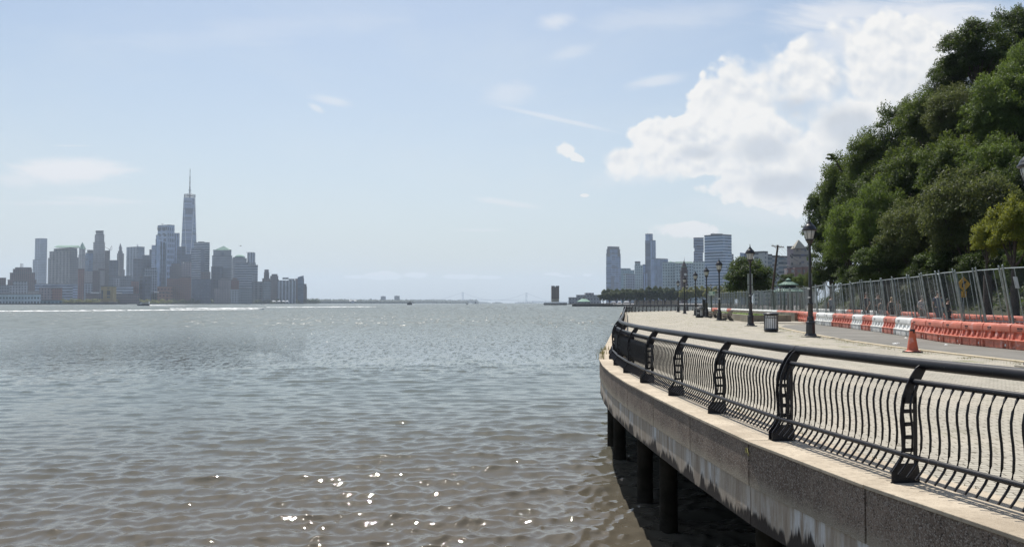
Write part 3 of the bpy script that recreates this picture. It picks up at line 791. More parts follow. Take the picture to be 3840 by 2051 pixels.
for px, py, w, h, Y, lab in ((3034,1082,.074,.08,40.3,'pale sticker high on the shaft of the tallest lamp'),(3035,1115,.076,.07,40.3,'middle pale sticker on the tallest lamp'),(3036,1146,.077,.06,40.3,'lowest torn sticker on the tallest lamp'),
    (2812,1108,.077,.06,59.2,'upper sticker on the lamp with two sign plates'),(2812.5,1140,.078,.10,59.2,'lower peeling sticker on the lamp with two sign plates'),(2697,1120,.08,.12,77.7,'white and red sticker on the lamp before the near bench')):
    sticker(px, py, w, h, Y, lab)
# ---------------------------------------------------------------- litter bins
M['bin_white'] = mat('bin_liner_white', (.86,.87,.88), .5, 0, .08, 3)
def make_bin():
    e = empty('litter_bin'); R_ = .36
    l = MB(); l.lathe([(R_-.027,.10),(R_-.024,.98)], 28); l.build('liner', M['bin_white'], e)
    b = MB(); b.lathe([(R_-.02,0),(R_-.02,.05),(R_+.005,.07),(R_+.005,.20),(R_-.03,.21)], 28)
    b.lathe([(R_-.02,.79),(R_+.008,.79),(R_+.008,.815),(R_-.02,.815)], 28); b.lathe([(R_-.02,.93),(R_+.015,.93),(R_+.02,1.0),(R_-.02,1.0)], 28)
    for k in range(20):
        a = k*2*math.pi/20; c, s = math.cos(a), math.sin(a); Mx = Matrix.Rotation(a, 4, 'Z')
        b.box(R_-.022,R_+.002,-.012,.012,.2,.8, Mx)
    for k in range(12):
        a = k*2*math.pi/12; Mx = Matrix.Rotation(a, 4, 'Z'); b.box(R_-.022,R_+.004,-.008,.008,.8,.94, Mx)
        Mc = Matrix.Rotation(a+math.pi/12, 4, 'Z'); pts = [Mc @ Vector((R_-.005, .052*math.cos(q*math.pi/6), .872+.052*math.sin(q*math.pi/6))) for q in range(13)]
        b.tube(pts, .007, 5)
    b.build('slatted_cage', M['black_metal'], e)
    t = MB(); t.lathe([(R_+.03,.985),(R_+.045,1.0),(R_+.045,1.035),(R_,1.06),(R_-.10,1.085),(.10,1.10),(.09,1.07)], 28); t.build('lid', M['black_metal'], e)
    return e
bn = make_bin(); bn.location = ((2890-1920)/F*47.6, 47.6, DECK); bn.rotation_euler.z = .2; bn.scale = (1.08,1.08,1)
tag(bn, 'round litter bin with white liner and black bars, near one beside the two-plate lamp', 'litter bin', 'litter bins on the promenade')
b2 = copy_tree(bn); b2.location = ((2622.5-1920)/F*93, 93, DECK); b2.scale = (1.2,1.2,1.05)
tag(b2, 'far litter bin with a black panel marked H, left of the benches', 'litter bin', 'litter bins on the promenade')
hp = MB()
for k in range(5):
    a = math.radians(-118+k*9-90+60)
hp.prism([(.372*math.cos(a), .372*math.sin(a)) for a in np.radians(np.linspace(205,255,7))]+[(.385*math.cos(a), .385*math.sin(a)) for a in np.radians(np.linspace(255,205,7))], .12, .80)
hpo = hp.build('bin_panel', M['dark'], b2)
hl = MB(); ca = math.radians(230); Mx = Matrix.Rotation(ca, 4, 'Z')
hl.box(.386,.390,-.08,-.045,.38,.62, Mx); hl.box(.386,.390,.045,.08,.38,.62, Mx); hl.box(.386,.390,-.045,.045,.485,.52, Mx); hl.build('letter', M['white'], hpo)
# dark kiosk post
kk = MB(); kk.box(-.17,.17,-.17,.17,0,1.95); kk.box(-.19,.19,-.19,.19,1.95,2.0)
tag(kk.build('kiosk', M['dark'], loc=((2639.5-1920)/F*98, 98, DECK), bevel=.01), 'tall slim black box behind the far bin and bench', 'kiosk')
# ---------------------------------------------------------------- benches
def make_bench():
    e = empty('park_bench'); L = 2.3
    for k in range(5):
        f = MB(); y = -L/2+k*L/4; r = .026
        f.tube([(.05,y,.42),(.16,y,.30),(.30,y,.12),(.34,y,0)], r, 6)                   # rear leg
        f.tube([(-.38,y,.0),(-.30,y,.16),(-.26,y,.28),(-.30,y,.42)], r, 6)                # front leg
        f.tube([(-.38,y,.02),(-.20,y,.20),(0,y,.24),(.2,y,.16),(.34,y,.0)], r, 6)
        f.tube([(-.34,y,.43),(0,y,.40),(.13,y,.44),(.20,y,.66),(.30,y,.92)], r, 6)       # seat and back rail
        f.tube([(-.20+.16*math.cos(a), y, .55+.15*math.sin(a)) for a in [q*math.pi/8 for q in range(17)]], .014, 6)  # ring arm
        f.build('bench_frame', M['black_metal'], e)
    st = MB()
    for k in range(5): st.box(-.36+k*.095,-.29+k*.095,-L/2-.06,L/2+.06,.445-.008*k,.475-.008*k)
    st.build('seat', M['wood'], e, bevel=.008)
    bk = MB()
    for k in range(4):
        Mx = Matrix.Translation((.165+k*.042,0,.55+k*.105)) @ Matrix.Rotation(math.radians(-22), 4, 'Y')
        bk.box(-.014,.014,-L/2-.06,L/2+.06,-.038,.038, Mx)
    bk.build('backrest', M['wood'], e, bevel=.008)
    return e
be = make_bench(); be.location = (19.75, 77.0, DECK); be.rotation_euler.z = math.radians(-6.5)
tag(be, 'near wooden slat bench with black ring arms against the planter', 'bench', 'benches along the planter')
b2_ = copy_tree(be); b2_.location = (21.6, 90.2, DECK); tag(b2_, 'far wooden slat bench between the far bin and the near bench', 'bench', 'benches along the planter')
# ---------------------------------------------------------------- planter with lawn
P1, P2, P3, P4 = (19.9,70.7),(23.4,70.5),(26.0,106),(24.2,107)
def planter():
    e = empty('stone_planter', (P1[0],P1[1],DECK), 0, 'low concrete planter wall with a strip of bright grass beside the benches', 'planter')
    w = MB(); q = [P1,P2,P3,P4]; c = Vector((sum(p[0] for p in q)/4, sum(p[1] for p in q)/4))
    inn = [tuple(Vector(p)+((c-Vector(p)).normalized()*Vector((.28,.6)).length*.75)) for p in q]
    inn = [(P1[0]+.30,P1[1]+.3),(P2[0]-.28,P2[1]+.3),(P3[0]-.3,P3[1]-.3),(P4[0]+.3,P4[1]-.3)]
    loc = lambda p: (p[0]-P1[0], p[1]-P1[1])
    for k in range(4):
        a, b = q[k], q[(k+1)%4]; ai, bi = inn[k], inn[(k+1)%4]
        w.prism([loc(a),loc(b),loc(bi),loc(ai)], 0, .59)
    w.build('planter_wall', M['plwall'], e)
    g = MB(); g.prism([loc(p) for p in inn], .3, .54); g.build('lawn', M['grass'], e)
    bl = MB(); R = random.Random(3)
    for k in range(260):
        y = 71+R.random()**1.6*34; f = (y-70.7)/36; x = (20.3+4*f)+R.random()*(3.0-1.4*f)
        tuft(bl, x-P1[0], y-P1[1], .54, .11, 16, .35, k)
    tag(bl.build('grass', M['grass'], e), kind='stuff')
    return e
M['plwall'] = mat('streaked_planter_concrete', (.23,.205,.155), .85, 0, .2, 1.2, .004, 30, dirt=(.13,.12,.09), dscale=2)
planter()
w = MB(); w.prism([(24.2,72),(24.45,72),(27.3,104),(27.0,104)], DECK, DECK+.78)
tag(w.build('garden_wall', M['plwall']), 'second low wall behind the lawn strip of the planter', 'wall')
isl = MB(); isl.prism([(19.7,66.8),(22.4,65.6),(23.3,66.2),(23.9,68.5),(24.2,71.5),(23.6,71.5),(23.5,70.4),(19.8,70.5)], DECK-.05, DECK+.07)
tag(isl.build('traffic_island', M['conc'], bevel=.02), 'pale rounded kerb apron in front of the planter', 'kerb')
# ---------------------------------------------------------------- cone, litter
cn = empty('traffic_cone', ((3418.5-1920)/F*28.1, 28.1, DECK), .12, 'scuffed orange traffic cone with black base standing by the kerb', 'traffic cone')
c = MB(); c.lathe([(.20,.045),(.185,.07),(.175,.10),(.055,.84),(.058,.86),(.040,.885),(.036,.98),(.028,1.0)], 24); c.build('cone', M['cone'], cn)
b = MB()
b.prism([(.30*math.cos(a)*1.06, .30*math.sin(a)*1.06) for a in [math.pi/8+k*math.pi/4 for k in range(8)]], 0, .035); b.build('base', M['rubber'], cn)
ct = MB(); ct.lathe([(.083,.70),(.086,.71),(.081,.755),(.078,.76)], 14); ct.box(-.02,.02,-.10,-.082,.64,.72); ct.build('tie', M['dark'], cn)
cb = MB(); cb.lathe([(.25,.035),(.21,.052),(.2,.06)], 24); cb.build('collar', M['cone'], cn)
lt = MB(); R = random.Random(4)
for k in range(9):
    a = Vector((R.uniform(-.12,.12), R.uniform(-.08,.08), R.uniform(.01,.07)))
    lt.add([a, a+Vector((R.uniform(.03,.11),R.uniform(-.05,.05),R.uniform(-.01,.06))), a+Vector((R.uniform(.0,.1),R.uniform(.03,.08),R.uniform(0,.06))), a+Vector((-.05,.04,.03))], [(0,1,2),(0,2,3)])
q = G(3358, 1292); tag(lt.build('crumpled_paper', M['white'], loc=q), 'crumpled white paper lying on the asphalt left of the cone', 'litter')
for k, (px, py, lab) in enumerate(((3397,1268,'small white scrap on the asphalt at the foot of the white barrier'),(3548,1294,'small white scrap near the kerb right of the cone'),(3603,1292,'pale paper scrap at the foot of the orange barriers'))):
    q = G(px, py); m_ = MB(); m_.add([(-.07,-.04,.01),(.06,-.03,.02),(.07,.04,.015),(0,.06,.05),(-.05,.04,.01)], [(0,1,2,3,4)]); tag(m_.build('paper_scrap', M['white'], loc=q), lab, 'litter')
# ---------------------------------------------------------------- signs
sg = empty('post_sign', ((2667-1920)/F*100, 100, DECK), 0, 'white sign with green crescent and lettering on a dark green post', 'sign')
mb = MB(); mb.tube([(0,0,0),(.02,0,3.35)], .05, 8); M['dkgreen'] = mat('dark_green_paint', (.03,.06,.04), .5); mb.build('post', M['dkgreen'], sg)
mb = MB(); mb.box(-.31,.42,-.08,-.055,2.52,3.02); M['sign_pale'] = mat('pale_sign_face', (.62,.70,.64), .5); fc = mb.build('sign_face', M['sign_pale'], sg, bevel=.004)
M['sign_green'] = mat('sign_green', (.01,.17,.11), .5)
mb = MB()
cr = [(.07*math.cos(a), .07*math.sin(a)) for a in np.radians(np.linspace(100,360,14))]+[(.03+.045*math.cos(a), .022+.045*math.sin(a)) for a in np.radians(np.linspace(350,120,12))]
mb.add([(-.17+x, -.083, 2.70+z) for x, z in cr], [tuple(range(len(cr)))]); mb.build('crescent', M['sign_green'], fc)
mb = MB()
for (x0,x1,z0,z1) in ((.17,.40,2.86,2.99),(.17,.38,2.74,2.83),(.26,.31,2.60,2.65),(.22,.35,2.67,2.70)): mb.box(x0,x1,-.0835,-.0805,z0,z1)
mb.build('green_lettering', M['sign_green'], fc)
mb = MB()
for k in range(3): mb.box(.19+k*.07,.225+k*.07,-.085,-.0835,2.89,2.96)
mb.build('cut_out_letters', M['sign_pale'], fc)
ys = empty('warning_sign', ((3614.7-1920)/F*47.0, 47.0, DECK+.36), .15, 'yellow diamond curve sign over a small yellow plate seen through the fence', 'road sign')
pz = at(3614.7, 1066, 47).z-(DECK+.36)
mb = MB(); mb.tube([(0,.04,0),(0,.04,pz+.3)], .03, 8); mb.build('post', M['galv'], ys)
mb = MB(); d = .42; mb.add([(-d,0,pz),(0,0,pz-d),(d,0,pz),(0,0,pz+d),(-d,.012,pz),(0,.012,pz-d),(d,.012,pz),(0,.012,pz+d)], [(0,1,2,3),(7,6,5,4),(0,4,5,1),(1,5,6,2),(2,6,7,3),(3,7,4,0)]); dm = mb.build('sign_face', M['yellow'], ys)
mb = MB(); y_ = -.006
mb.add([(-.13,y_,pz-.17),(-.05,y_,pz-.17),(-.05,y_,pz+.0),(-.13,y_,pz+.03)], [(0,1,2,3)])
mb.add([(-.13,y_,pz+.03),(-.05,y_,pz),(.04,y_,pz+.06),(0,y_,pz+.13)], [(0,1,2,3)])
mb.add([(-.03,y_,pz+.18),(.06,y_,pz-.02),(.17,y_,pz+.18)], [(0,1,2)]); mb.build('arrow', M['dark'], dm)
zc = at(3617, 1103, 47).z-(DECK+.36)
mb = MB(); mb.box(-.16,.16,0,.012,zc-.17,zc+.17); pl_ = mb.build('speed_plate', M['yellow'], ys)
mb = MB()
def seg7(mb, x, z, w, h, segs, y=-.004, t=.016):
    S = {'a':(x,x+w,z+h-t,z+h),'g':(x,x+w,z+h/2-t/2,z+h/2+t/2),'d':(x,x+w,z,z+t),'f':(x,x+t,z+h/2,z+h),'b':(x+w-t,x+w,z+h/2,z+h),'e':(x,x+t,z,z+h/2),'c':(x+w-t,x+w,z,z+h/2)}
    for c_ in segs: a = S[c_]; mb.box(a[0],a[1],y,y+.003,a[2],a[3])
seg7(mb, -.05, zc-.02, .10, .15, 'abged'); mb.box(-.1,.1,-.004,-.001,zc-.12,zc-.10); mb.build('numeral', M['dark'], pl_)
# ---------------------------------------------------------------- utility pole with crossarm, lamp arm, wires
up = empty('utility_pole', (at(2898,1078,110).x, 110, DECK), 0, 'leaning wooden utility pole with crossarm and wires behind the round tree', 'utility pole')
ox, oz = up.location.x, DECK
def L_(px, py, Y=110): p = at(px, py, Y); return Vector((p.x-ox, Y-110, p.z-oz))
top = L_(2917, 919)
mb = MB(); mb.tube([(L_(2898,1078)+(L_(2898,1078)-top)*.45), L_(2898,1078), top], [.17,.16,.12], 10); mb.build('pole', M['wood_pole'], up)
mb = MB(); a, b = L_(2893.5,922.5), L_(2940,928); mb.tube([a,b], .055, 4, smooth=False)
mb.tube([L_(2902,924), L_(2914.5,936)], .02, 5); mb.tube([L_(2929,926.5), L_(2917,937)], .02, 5); mb.build('crossarm', M['wood_pole'], up)
mb = MB()
for px, py in ((2896,920),(2902,921),(2911,922),(2924,924),(2931,925),(2938,926)): q = L_(px, py); mb.lathe([(.03,0),(.045,.06),(.03,.12)], 8, tuple(q))
mb.build('insulators', M['glass_lamp'], up)
mb = MB(); mb.tube([L_(2912,999), L_(2925,995), L_(2945,994), L_(2952,996)], .035, 6); mb.tube([L_(2950,995.5), L_(2958,999)], [.09,.13], 8); mb.build('lamp_arm', M['grey'], up)
def wire(p, q, sag, name='wire'):
    mb = MB(); mb.tube([p.lerp(q, k/14)-Vector((0,0,sag*4*(k/14)*(1-k/14))) for k in range(15)], .012, 4, cap=False); return mb.build(name, M['dark'], up)
for (a, b, s_) in (((2902,921),(3055,992),1.0),((2924,924),(3060,988),1.0),((2938,926),(3070,978),.9),((2911,1028),(3060,1066),.8)):
    wire(L_(*a), L_(b[0], b[1], 98), s_)
mb = MB(); mb.tube([L_(2912,1028), L_(2921,1033)], [.06,.1], 6); mb.build('splice_case', M['dark'], up)
# ---------------------------------------------------------------- gazebo with two-tier copper roof
gz = empty('gazebo', (at(2956,1060,150).x, 150, DECK), 0, 'gazebo with two-tiered green copper roof beyond the fence', 'gazebo')
k_ = 150/F
def zz(py): return at(2956,py,150).z-DECK
M['gz'] = M['copper']
mb = MB(); mb.lathe([(61*k_,zz(1096)),(60*k_,zz(1093)),(36*k_,zz(1081)),(30*k_,zz(1080))], 12, smooth=False); mb.build('lower_roof', M['copper'], gz)
mb = MB(); mb.lathe([(37*k_,zz(1070)),(36.5*k_,zz(1068)),(22*k_,zz(1060)),(8*k_,zz(1055)),(7*k_,zz(1054))], 12, smooth=False)
for q in range(24):
    a = q*math.pi/12; mb.tube([(37*k_*math.cos(a),37*k_*math.sin(a),zz(1067.5)),(8*k_*math.cos(a),8*k_*math.sin(a),zz(1054.5))], .04, 4)
mb.build('upper_roof', M['copper'], gz)
mb = MB(); mb.lathe([(8*k_,zz(1055)),(8*k_,zz(1050)),(11*k_,zz(1049)),(6*k_,zz(1046)),(1.5*k_,zz(1043)),(.5*k_,zz(1040))], 10, smooth=False); mb.build('cupola', M['copper'], gz)
mb = MB(); mb.lathe([(29*k_,zz(1082)),(29*k_,zz(1071))], 12, smooth=False)
mb.build('clerestory', M['dark'], gz)
for q in range(8):
    a = q*math.pi/4+.2; mb = MB(); mb.lathe([(.16,0),(.13,zz(1094))], 8, (55*k_*math.cos(a),55*k_*math.sin(a),0)); mb.build('column', M['dkgreen'], gz)
# ---------------------------------------------------------------- foliage
def crown_np(seed, rx, ry, rz, ncl, nleaf, ls, droop=.0, shape=1.0, asp=.45, inner=.18):
    """leaf sprays on many overlapping boughs spread through an ellipsoid; returns V,Q (quads)"""
    g = np.random.default_rng(seed)
    th = g.uniform(0, 2*np.pi, ncl); u = g.uniform(-.75, 1, ncl); rr = g.uniform(.45, .90, ncl)
    cs = np.stack([rr*np.sqrt(1-u*u)*np.cos(th), rr*np.sqrt(1-u*u)*np.sin(th), rr*u], 1)
    cr = g.uniform(.15, .32, ncl)*(1.15-.35*rr)
    ci = g.choice(ncl, nleaf, p=cr**2/np.sum(cr**2))
    d = g.normal(size=(nleaf,3)); d[:,2] = np.abs(d[:,2])*.9+d[:,2]*.25; d /= np.linalg.norm(d, axis=1)[:,None]
    r = cr[ci]*(g.uniform(.62, 1.0, nleaf)**.6)
    # ragged bough outline
    r *= 1+.34*np.sin(d[:,0]*11+ci)*np.sin(d[:,1]*9+ci*2)+.12*np.sin(d[:,2]*17+ci*3)
    p = cs[ci]+d*r[:,None]
    k = int(nleaf*inner); p[:k] *= g.uniform(.35,.95,(k,1))
    p[:,2] -= droop*np.linalg.norm(p[:,:2], axis=1)**2
    p *= np.array([rx, ry, rz])
    nv = d*.9+np.array([0,0,.55])+g.normal(size=(nleaf,3))*.55
    nv /= np.linalg.norm(nv, axis=1)[:,None]
    a = np.cross(nv, g.normal(size=(nleaf,3))); a /= np.linalg.norm(a, axis=1)[:,None]+1e-9
    b = np.cross(nv, a)
    L = ls*g.uniform(.55, 1.35, nleaf)[:,None]; W = L*asp*g.uniform(.7,1.3,(nleaf,1))
    a[:,2] -= .35; 
    V = np.stack([p-a*L*.5, p+b*W*.5-nv*L*.06, p+a*L*.5-nv*L*.18, p-b*W*.5-nv*L*.06], 1).reshape(-1,3)
    Q = np.arange(nleaf*4).reshape(-1,4)
    return V, Q, cs, cr
TREES = {}
def tree_proto(key, label_cat, seed, r, ncl, nleaf, ls, m, trunk_h, droop=0, asp=.45, tm='bark'):
    """unit tree: crown radii r=(rx,ry,rz), crown centre trunk_h+rz*.8 above the base"""
    e = empty(label_cat)
    V, Q, cs, cr = crown_np(seed, *r, ncl, nleaf, ls, droop, asp=asp)
    cz = trunk_h+r[2]*.85; V[:,2] += cz
    np_mesh('crown', V, Q, m, e)
    tk = MB(); R = random.Random(seed); w = .035*max(r)+.06
    tk.tube([(0,0,-1.2),(0,0,0),(R.uniform(-.1,.1),0,trunk_h*.6),(R.uniform(-.2,.2),R.uniform(-.2,.2),cz-r[2]*.2),(0,0,cz+r[2]*.5)], [w*1.5,w*1.25,w,w*.7,w*.15], 9)
    for k in range(9):
        c = cs[R.randrange(len(cs))]*np.array(r); z0 = trunk_h*R.uniform(.65,1.0)+.3
        e1 = Vector((c[0],c[1],cz+c[2])); s = Vector((0,0,z0)); mid = s.lerp(e1, .5)+Vector((0,0,-.1*r[2]))
        tk.tube([s, mid, e1], [w*.55, w*.35, w*.08], 6)
    tk.build('trunk', M[tm], e)
    return e
PR = {
 'big': tree_proto('hillside_tree', 'hillside_tree', 11, (4.3,4.3,4.6), 130, 42000, .235, M['leaf'], 3.5, .04),
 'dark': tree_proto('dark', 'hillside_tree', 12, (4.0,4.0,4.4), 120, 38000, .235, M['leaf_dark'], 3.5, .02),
 'light': tree_proto('light', 'hillside_tree', 13, (4.2,4.2,4.4), 130, 40000, .28, M['leaf_light'], 3.5, .08, .30),
 'olive': tree_proto('olive', 'hillside_tree', 14, (4.6,4.6,4.3), 140, 46000, .21, M['leaf_olive'], 2.5, .04),
 'yellow': tree_proto('yellow', 'small_tree', 15, (2.2,2.2,2.6), 60, 15000, .15, M['leaf_yellow'], 1.6, .05, .55),
 'round': tree_proto('round', 'round_tree', 16, (3.9,3.9,3.5), 120, 26000, .28, M['leaf_dark'], 1.6, .05),
 'far': tree_proto('far', 'park_tree', 17, (5.2,5.2,6.0), 60, 5000, .9, M['leaf_far'], 6.0, .10, .7),
 'far2': tree_proto('far2', 'park_tree', 18, (5.0,5.0,5.6), 60, 5000, .9, M['leaf_far_yellow'], 6.0, .10, .7),
}
RAD = {'big':(4.3,4.6,3.5),'dark':(4.0,4.4,3.5),'light':(4.2,4.4,3.5),'olive':(4.6,4.3,2.5),'yellow':(2.2,2.6,1.6),'round':(3.9,3.5,1.6),'far':(5.2,6.0,6.0),'far2':(5.0,5.6,6.0)}
usedt = set()
def plant(kind, px, py, rpx, rpy, Y, label, group, cat='tree', ground=None):
    src = PR[kind]; o = src if kind not in usedt else copy_tree(src); usedt.add(kind)
    r, rz, th = RAD[kind]; sx = rpx*Y/F/r; sz = rpy*Y/F/rz
    c = at(px, py, Y); base = c.z-(th+rz*.85)*sz
    o.location = (c.x, Y, base); o.scale = (sx, (sx+sz)/2, sz); o.rotation_euler.z = rnd.uniform(0, 6.28)
    g = ground if ground is not None else DECK+.28+float(hill_h(c.x, Y))
    if base > g-.3:      # lengthen the trunk down to the slope
        tk = MB(); w = .2
        tk.tube([(0,0,(g-.8-base)/sz),(0,0,.3)], [w*1.4/sx, w/sx], 8); tk.build('trunk_foot', M['bark'], o)
    return tag(o, label, cat, group)
HG = 'trees covering the bluff'
for a in [
 ('dark',3112,850,72,185,104,'narrow dark tree at the left edge of the bluff behind the tallest lamp'),
 ('big',3180,720,92,150,100,'upper left tree of the bluff below the bare twig'),
 ('dark',3120,1000,90,110,98,'low dark tree just behind the tallest lamp'),
 ('big',3275,610,100,130,95,'tree on the rim left of the middle, with a feathery top'),
 ('light',3190,900,110,150,84,'light green tree at the left foot of the bluff'),
 ('dark',3385,520,110,150,92,'dark tree on the rim below the step of the skyline'),
 ('light',3300,840,120,170,78,'feathery bright tree in the lower left of the bluff'),
 ('big',3480,470,120,140,86,'tree on the rim below the topmost dark crown'),
 ('big',3420,700,130,170,80,'broad tree in the middle of the bluff'),
 ('dark',3550,330,80,100,88,'slim tree on the rim left of the light green crowns'),
 ('dark',3660,205,130,135,84,'topmost dark round crown against the cloud'),
 ('dark',3810,150,105,135,86,'dark crown at the top right corner'),
 ('olive',3590,440,130,130,80,'olive tree under the topmost dark crown'),
 ('light',3760,420,140,190,74,'tall light green tree at right under the topmost crowns'),
 ('light',3845,330,100,180,76,'light green tree cut by the right edge'),
 ('big',3560,640,130,150,74,'leafy tree in the centre right of the bluff'),
 ('light',3720,650,140,150,70,'feathery tree above the broad olive tree'),
 ('olive',3640,830,190,215,64,'broad olive tree at the foot of the bluff, largest crown'),
 ('olive',3440,900,150,165,70,'grey-green tree between the feathery tree and the broad olive one'),
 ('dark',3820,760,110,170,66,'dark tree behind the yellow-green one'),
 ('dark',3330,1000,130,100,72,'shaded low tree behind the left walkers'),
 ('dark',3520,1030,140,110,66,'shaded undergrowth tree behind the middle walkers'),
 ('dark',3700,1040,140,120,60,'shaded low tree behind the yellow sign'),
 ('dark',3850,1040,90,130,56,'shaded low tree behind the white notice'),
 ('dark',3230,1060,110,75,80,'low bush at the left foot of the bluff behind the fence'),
 ('yellow',3800,870,95,150,47,'small yellow-green tree at the right edge'),
 ('yellow',3700,905,60,95,49,'yellow-green branch cluster left of the small yellow tree')]:
    plant(*a, HG)
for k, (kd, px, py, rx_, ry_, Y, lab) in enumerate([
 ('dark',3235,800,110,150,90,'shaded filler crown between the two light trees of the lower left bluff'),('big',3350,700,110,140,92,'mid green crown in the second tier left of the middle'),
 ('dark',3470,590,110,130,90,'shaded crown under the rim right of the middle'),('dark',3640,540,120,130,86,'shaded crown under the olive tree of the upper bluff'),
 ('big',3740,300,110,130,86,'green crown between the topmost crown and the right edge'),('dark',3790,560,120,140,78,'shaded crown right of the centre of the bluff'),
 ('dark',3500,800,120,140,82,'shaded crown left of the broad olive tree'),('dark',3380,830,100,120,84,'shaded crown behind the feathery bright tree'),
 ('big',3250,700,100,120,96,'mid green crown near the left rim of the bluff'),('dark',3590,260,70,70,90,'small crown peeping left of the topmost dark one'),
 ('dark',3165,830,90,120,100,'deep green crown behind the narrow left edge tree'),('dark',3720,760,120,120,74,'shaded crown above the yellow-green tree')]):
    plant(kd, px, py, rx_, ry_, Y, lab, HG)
plant('round',2806,1045,100,86,128,'round dark green tree between the near bench lamp and the two-plate lamp','trees behind the fence', ground=DECK+.2)
plant('round',2955,1062,40,38,190,'low green tree just left behind the gazebo','trees behind the fence', ground=DECK)
plant('light',3002,1062,34,36,185,'low green tree just right behind the gazebo','trees behind the fence', ground=DECK)
plant('olive',3060,1055,36,60,112,'pale green bush in the gap right of the tallest lamp','trees behind the fence', ground=DECK+.3)
# lone twig leaning out over the rim
tw = empty('bare_branch', at(3150,640,98), 0, 'crooked leafy branch sticking out of the rim against the cloud', 'branch')
mb = MB(); o0 = at(3150,640,98)
def rel(px, py): return at(px, py, 98)-o0
mb.tube([rel(3165,650), rel(3150,632), rel(3136,606), rel(3124,598), rel(3112,604)], [.12,.09,.06,.04,.02], 6)
mb.tube([rel(3140,614), rel(3128,618), rel(3117,622)], [.05,.03,.015], 5); mb.tube([rel(3138,608), rel(3150,590), rel(3152,580)], [.05,.03,.015], 5)
mb.build('twigs', M['bark'], tw)
V, Q, _, _ = crown_np(77, .9, .7, .55, 14, 900, .22); V += np.array(rel(3124,592)); np_mesh('leaves', V, Q, M['leaf'], tw)
# shrubs and ivy over the slope
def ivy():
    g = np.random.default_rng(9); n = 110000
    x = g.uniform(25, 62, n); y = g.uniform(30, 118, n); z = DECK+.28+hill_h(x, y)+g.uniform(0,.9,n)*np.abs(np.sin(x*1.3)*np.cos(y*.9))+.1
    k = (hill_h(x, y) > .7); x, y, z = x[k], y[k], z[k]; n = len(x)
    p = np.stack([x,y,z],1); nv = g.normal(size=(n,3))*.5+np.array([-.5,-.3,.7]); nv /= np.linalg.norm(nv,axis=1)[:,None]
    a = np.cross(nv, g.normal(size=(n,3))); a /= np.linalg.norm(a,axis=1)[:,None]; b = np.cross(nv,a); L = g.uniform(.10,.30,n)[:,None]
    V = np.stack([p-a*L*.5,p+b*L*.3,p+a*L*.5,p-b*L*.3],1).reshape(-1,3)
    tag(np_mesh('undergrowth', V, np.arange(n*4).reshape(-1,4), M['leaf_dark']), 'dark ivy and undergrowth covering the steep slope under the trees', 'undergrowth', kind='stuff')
ivy()
# park trees beyond the cove
R = random.Random(21)
near_tops = [(2262,1104),(2285,1098),(2310,1093),(2336,1090),(2362,1088),(2388,1089),(2414,1086),(2440,1079),(2466,1077),(2492,1082),(2518,1084),(2544,1090)]
for k, (px, py) in enumerate(near_tops):
    ry = (1126-py)/2+2
    plant('far', px, py+ry-2, R.uniform(21,26), ry*1.3, 985+R.uniform(-12,12), f'dark green park tree, {ORD[k]} from the left of the row across the cove', 'dark park trees across the cove', ground=2.3)
for k in range(9):
    px = 2275+k*30
    plant('far', px, 1102, R.uniform(20,25), 23, 1030+R.uniform(-12,12), f'park tree behind the front row across the cove, {ORD[k]} from the left', 'rear park trees across the cove', ground=2.3)
for k in range(11):
    px = 2566+k*23; py = 1084+R.uniform(-3,3)
    plant('far2', px, py+18, R.uniform(19,25), 26, 900+R.uniform(-25,25), f'yellow-green park tree, {ORD[k]} from the left of the sunlit row', 'sunlit yellow-green park trees', ground=2.3)
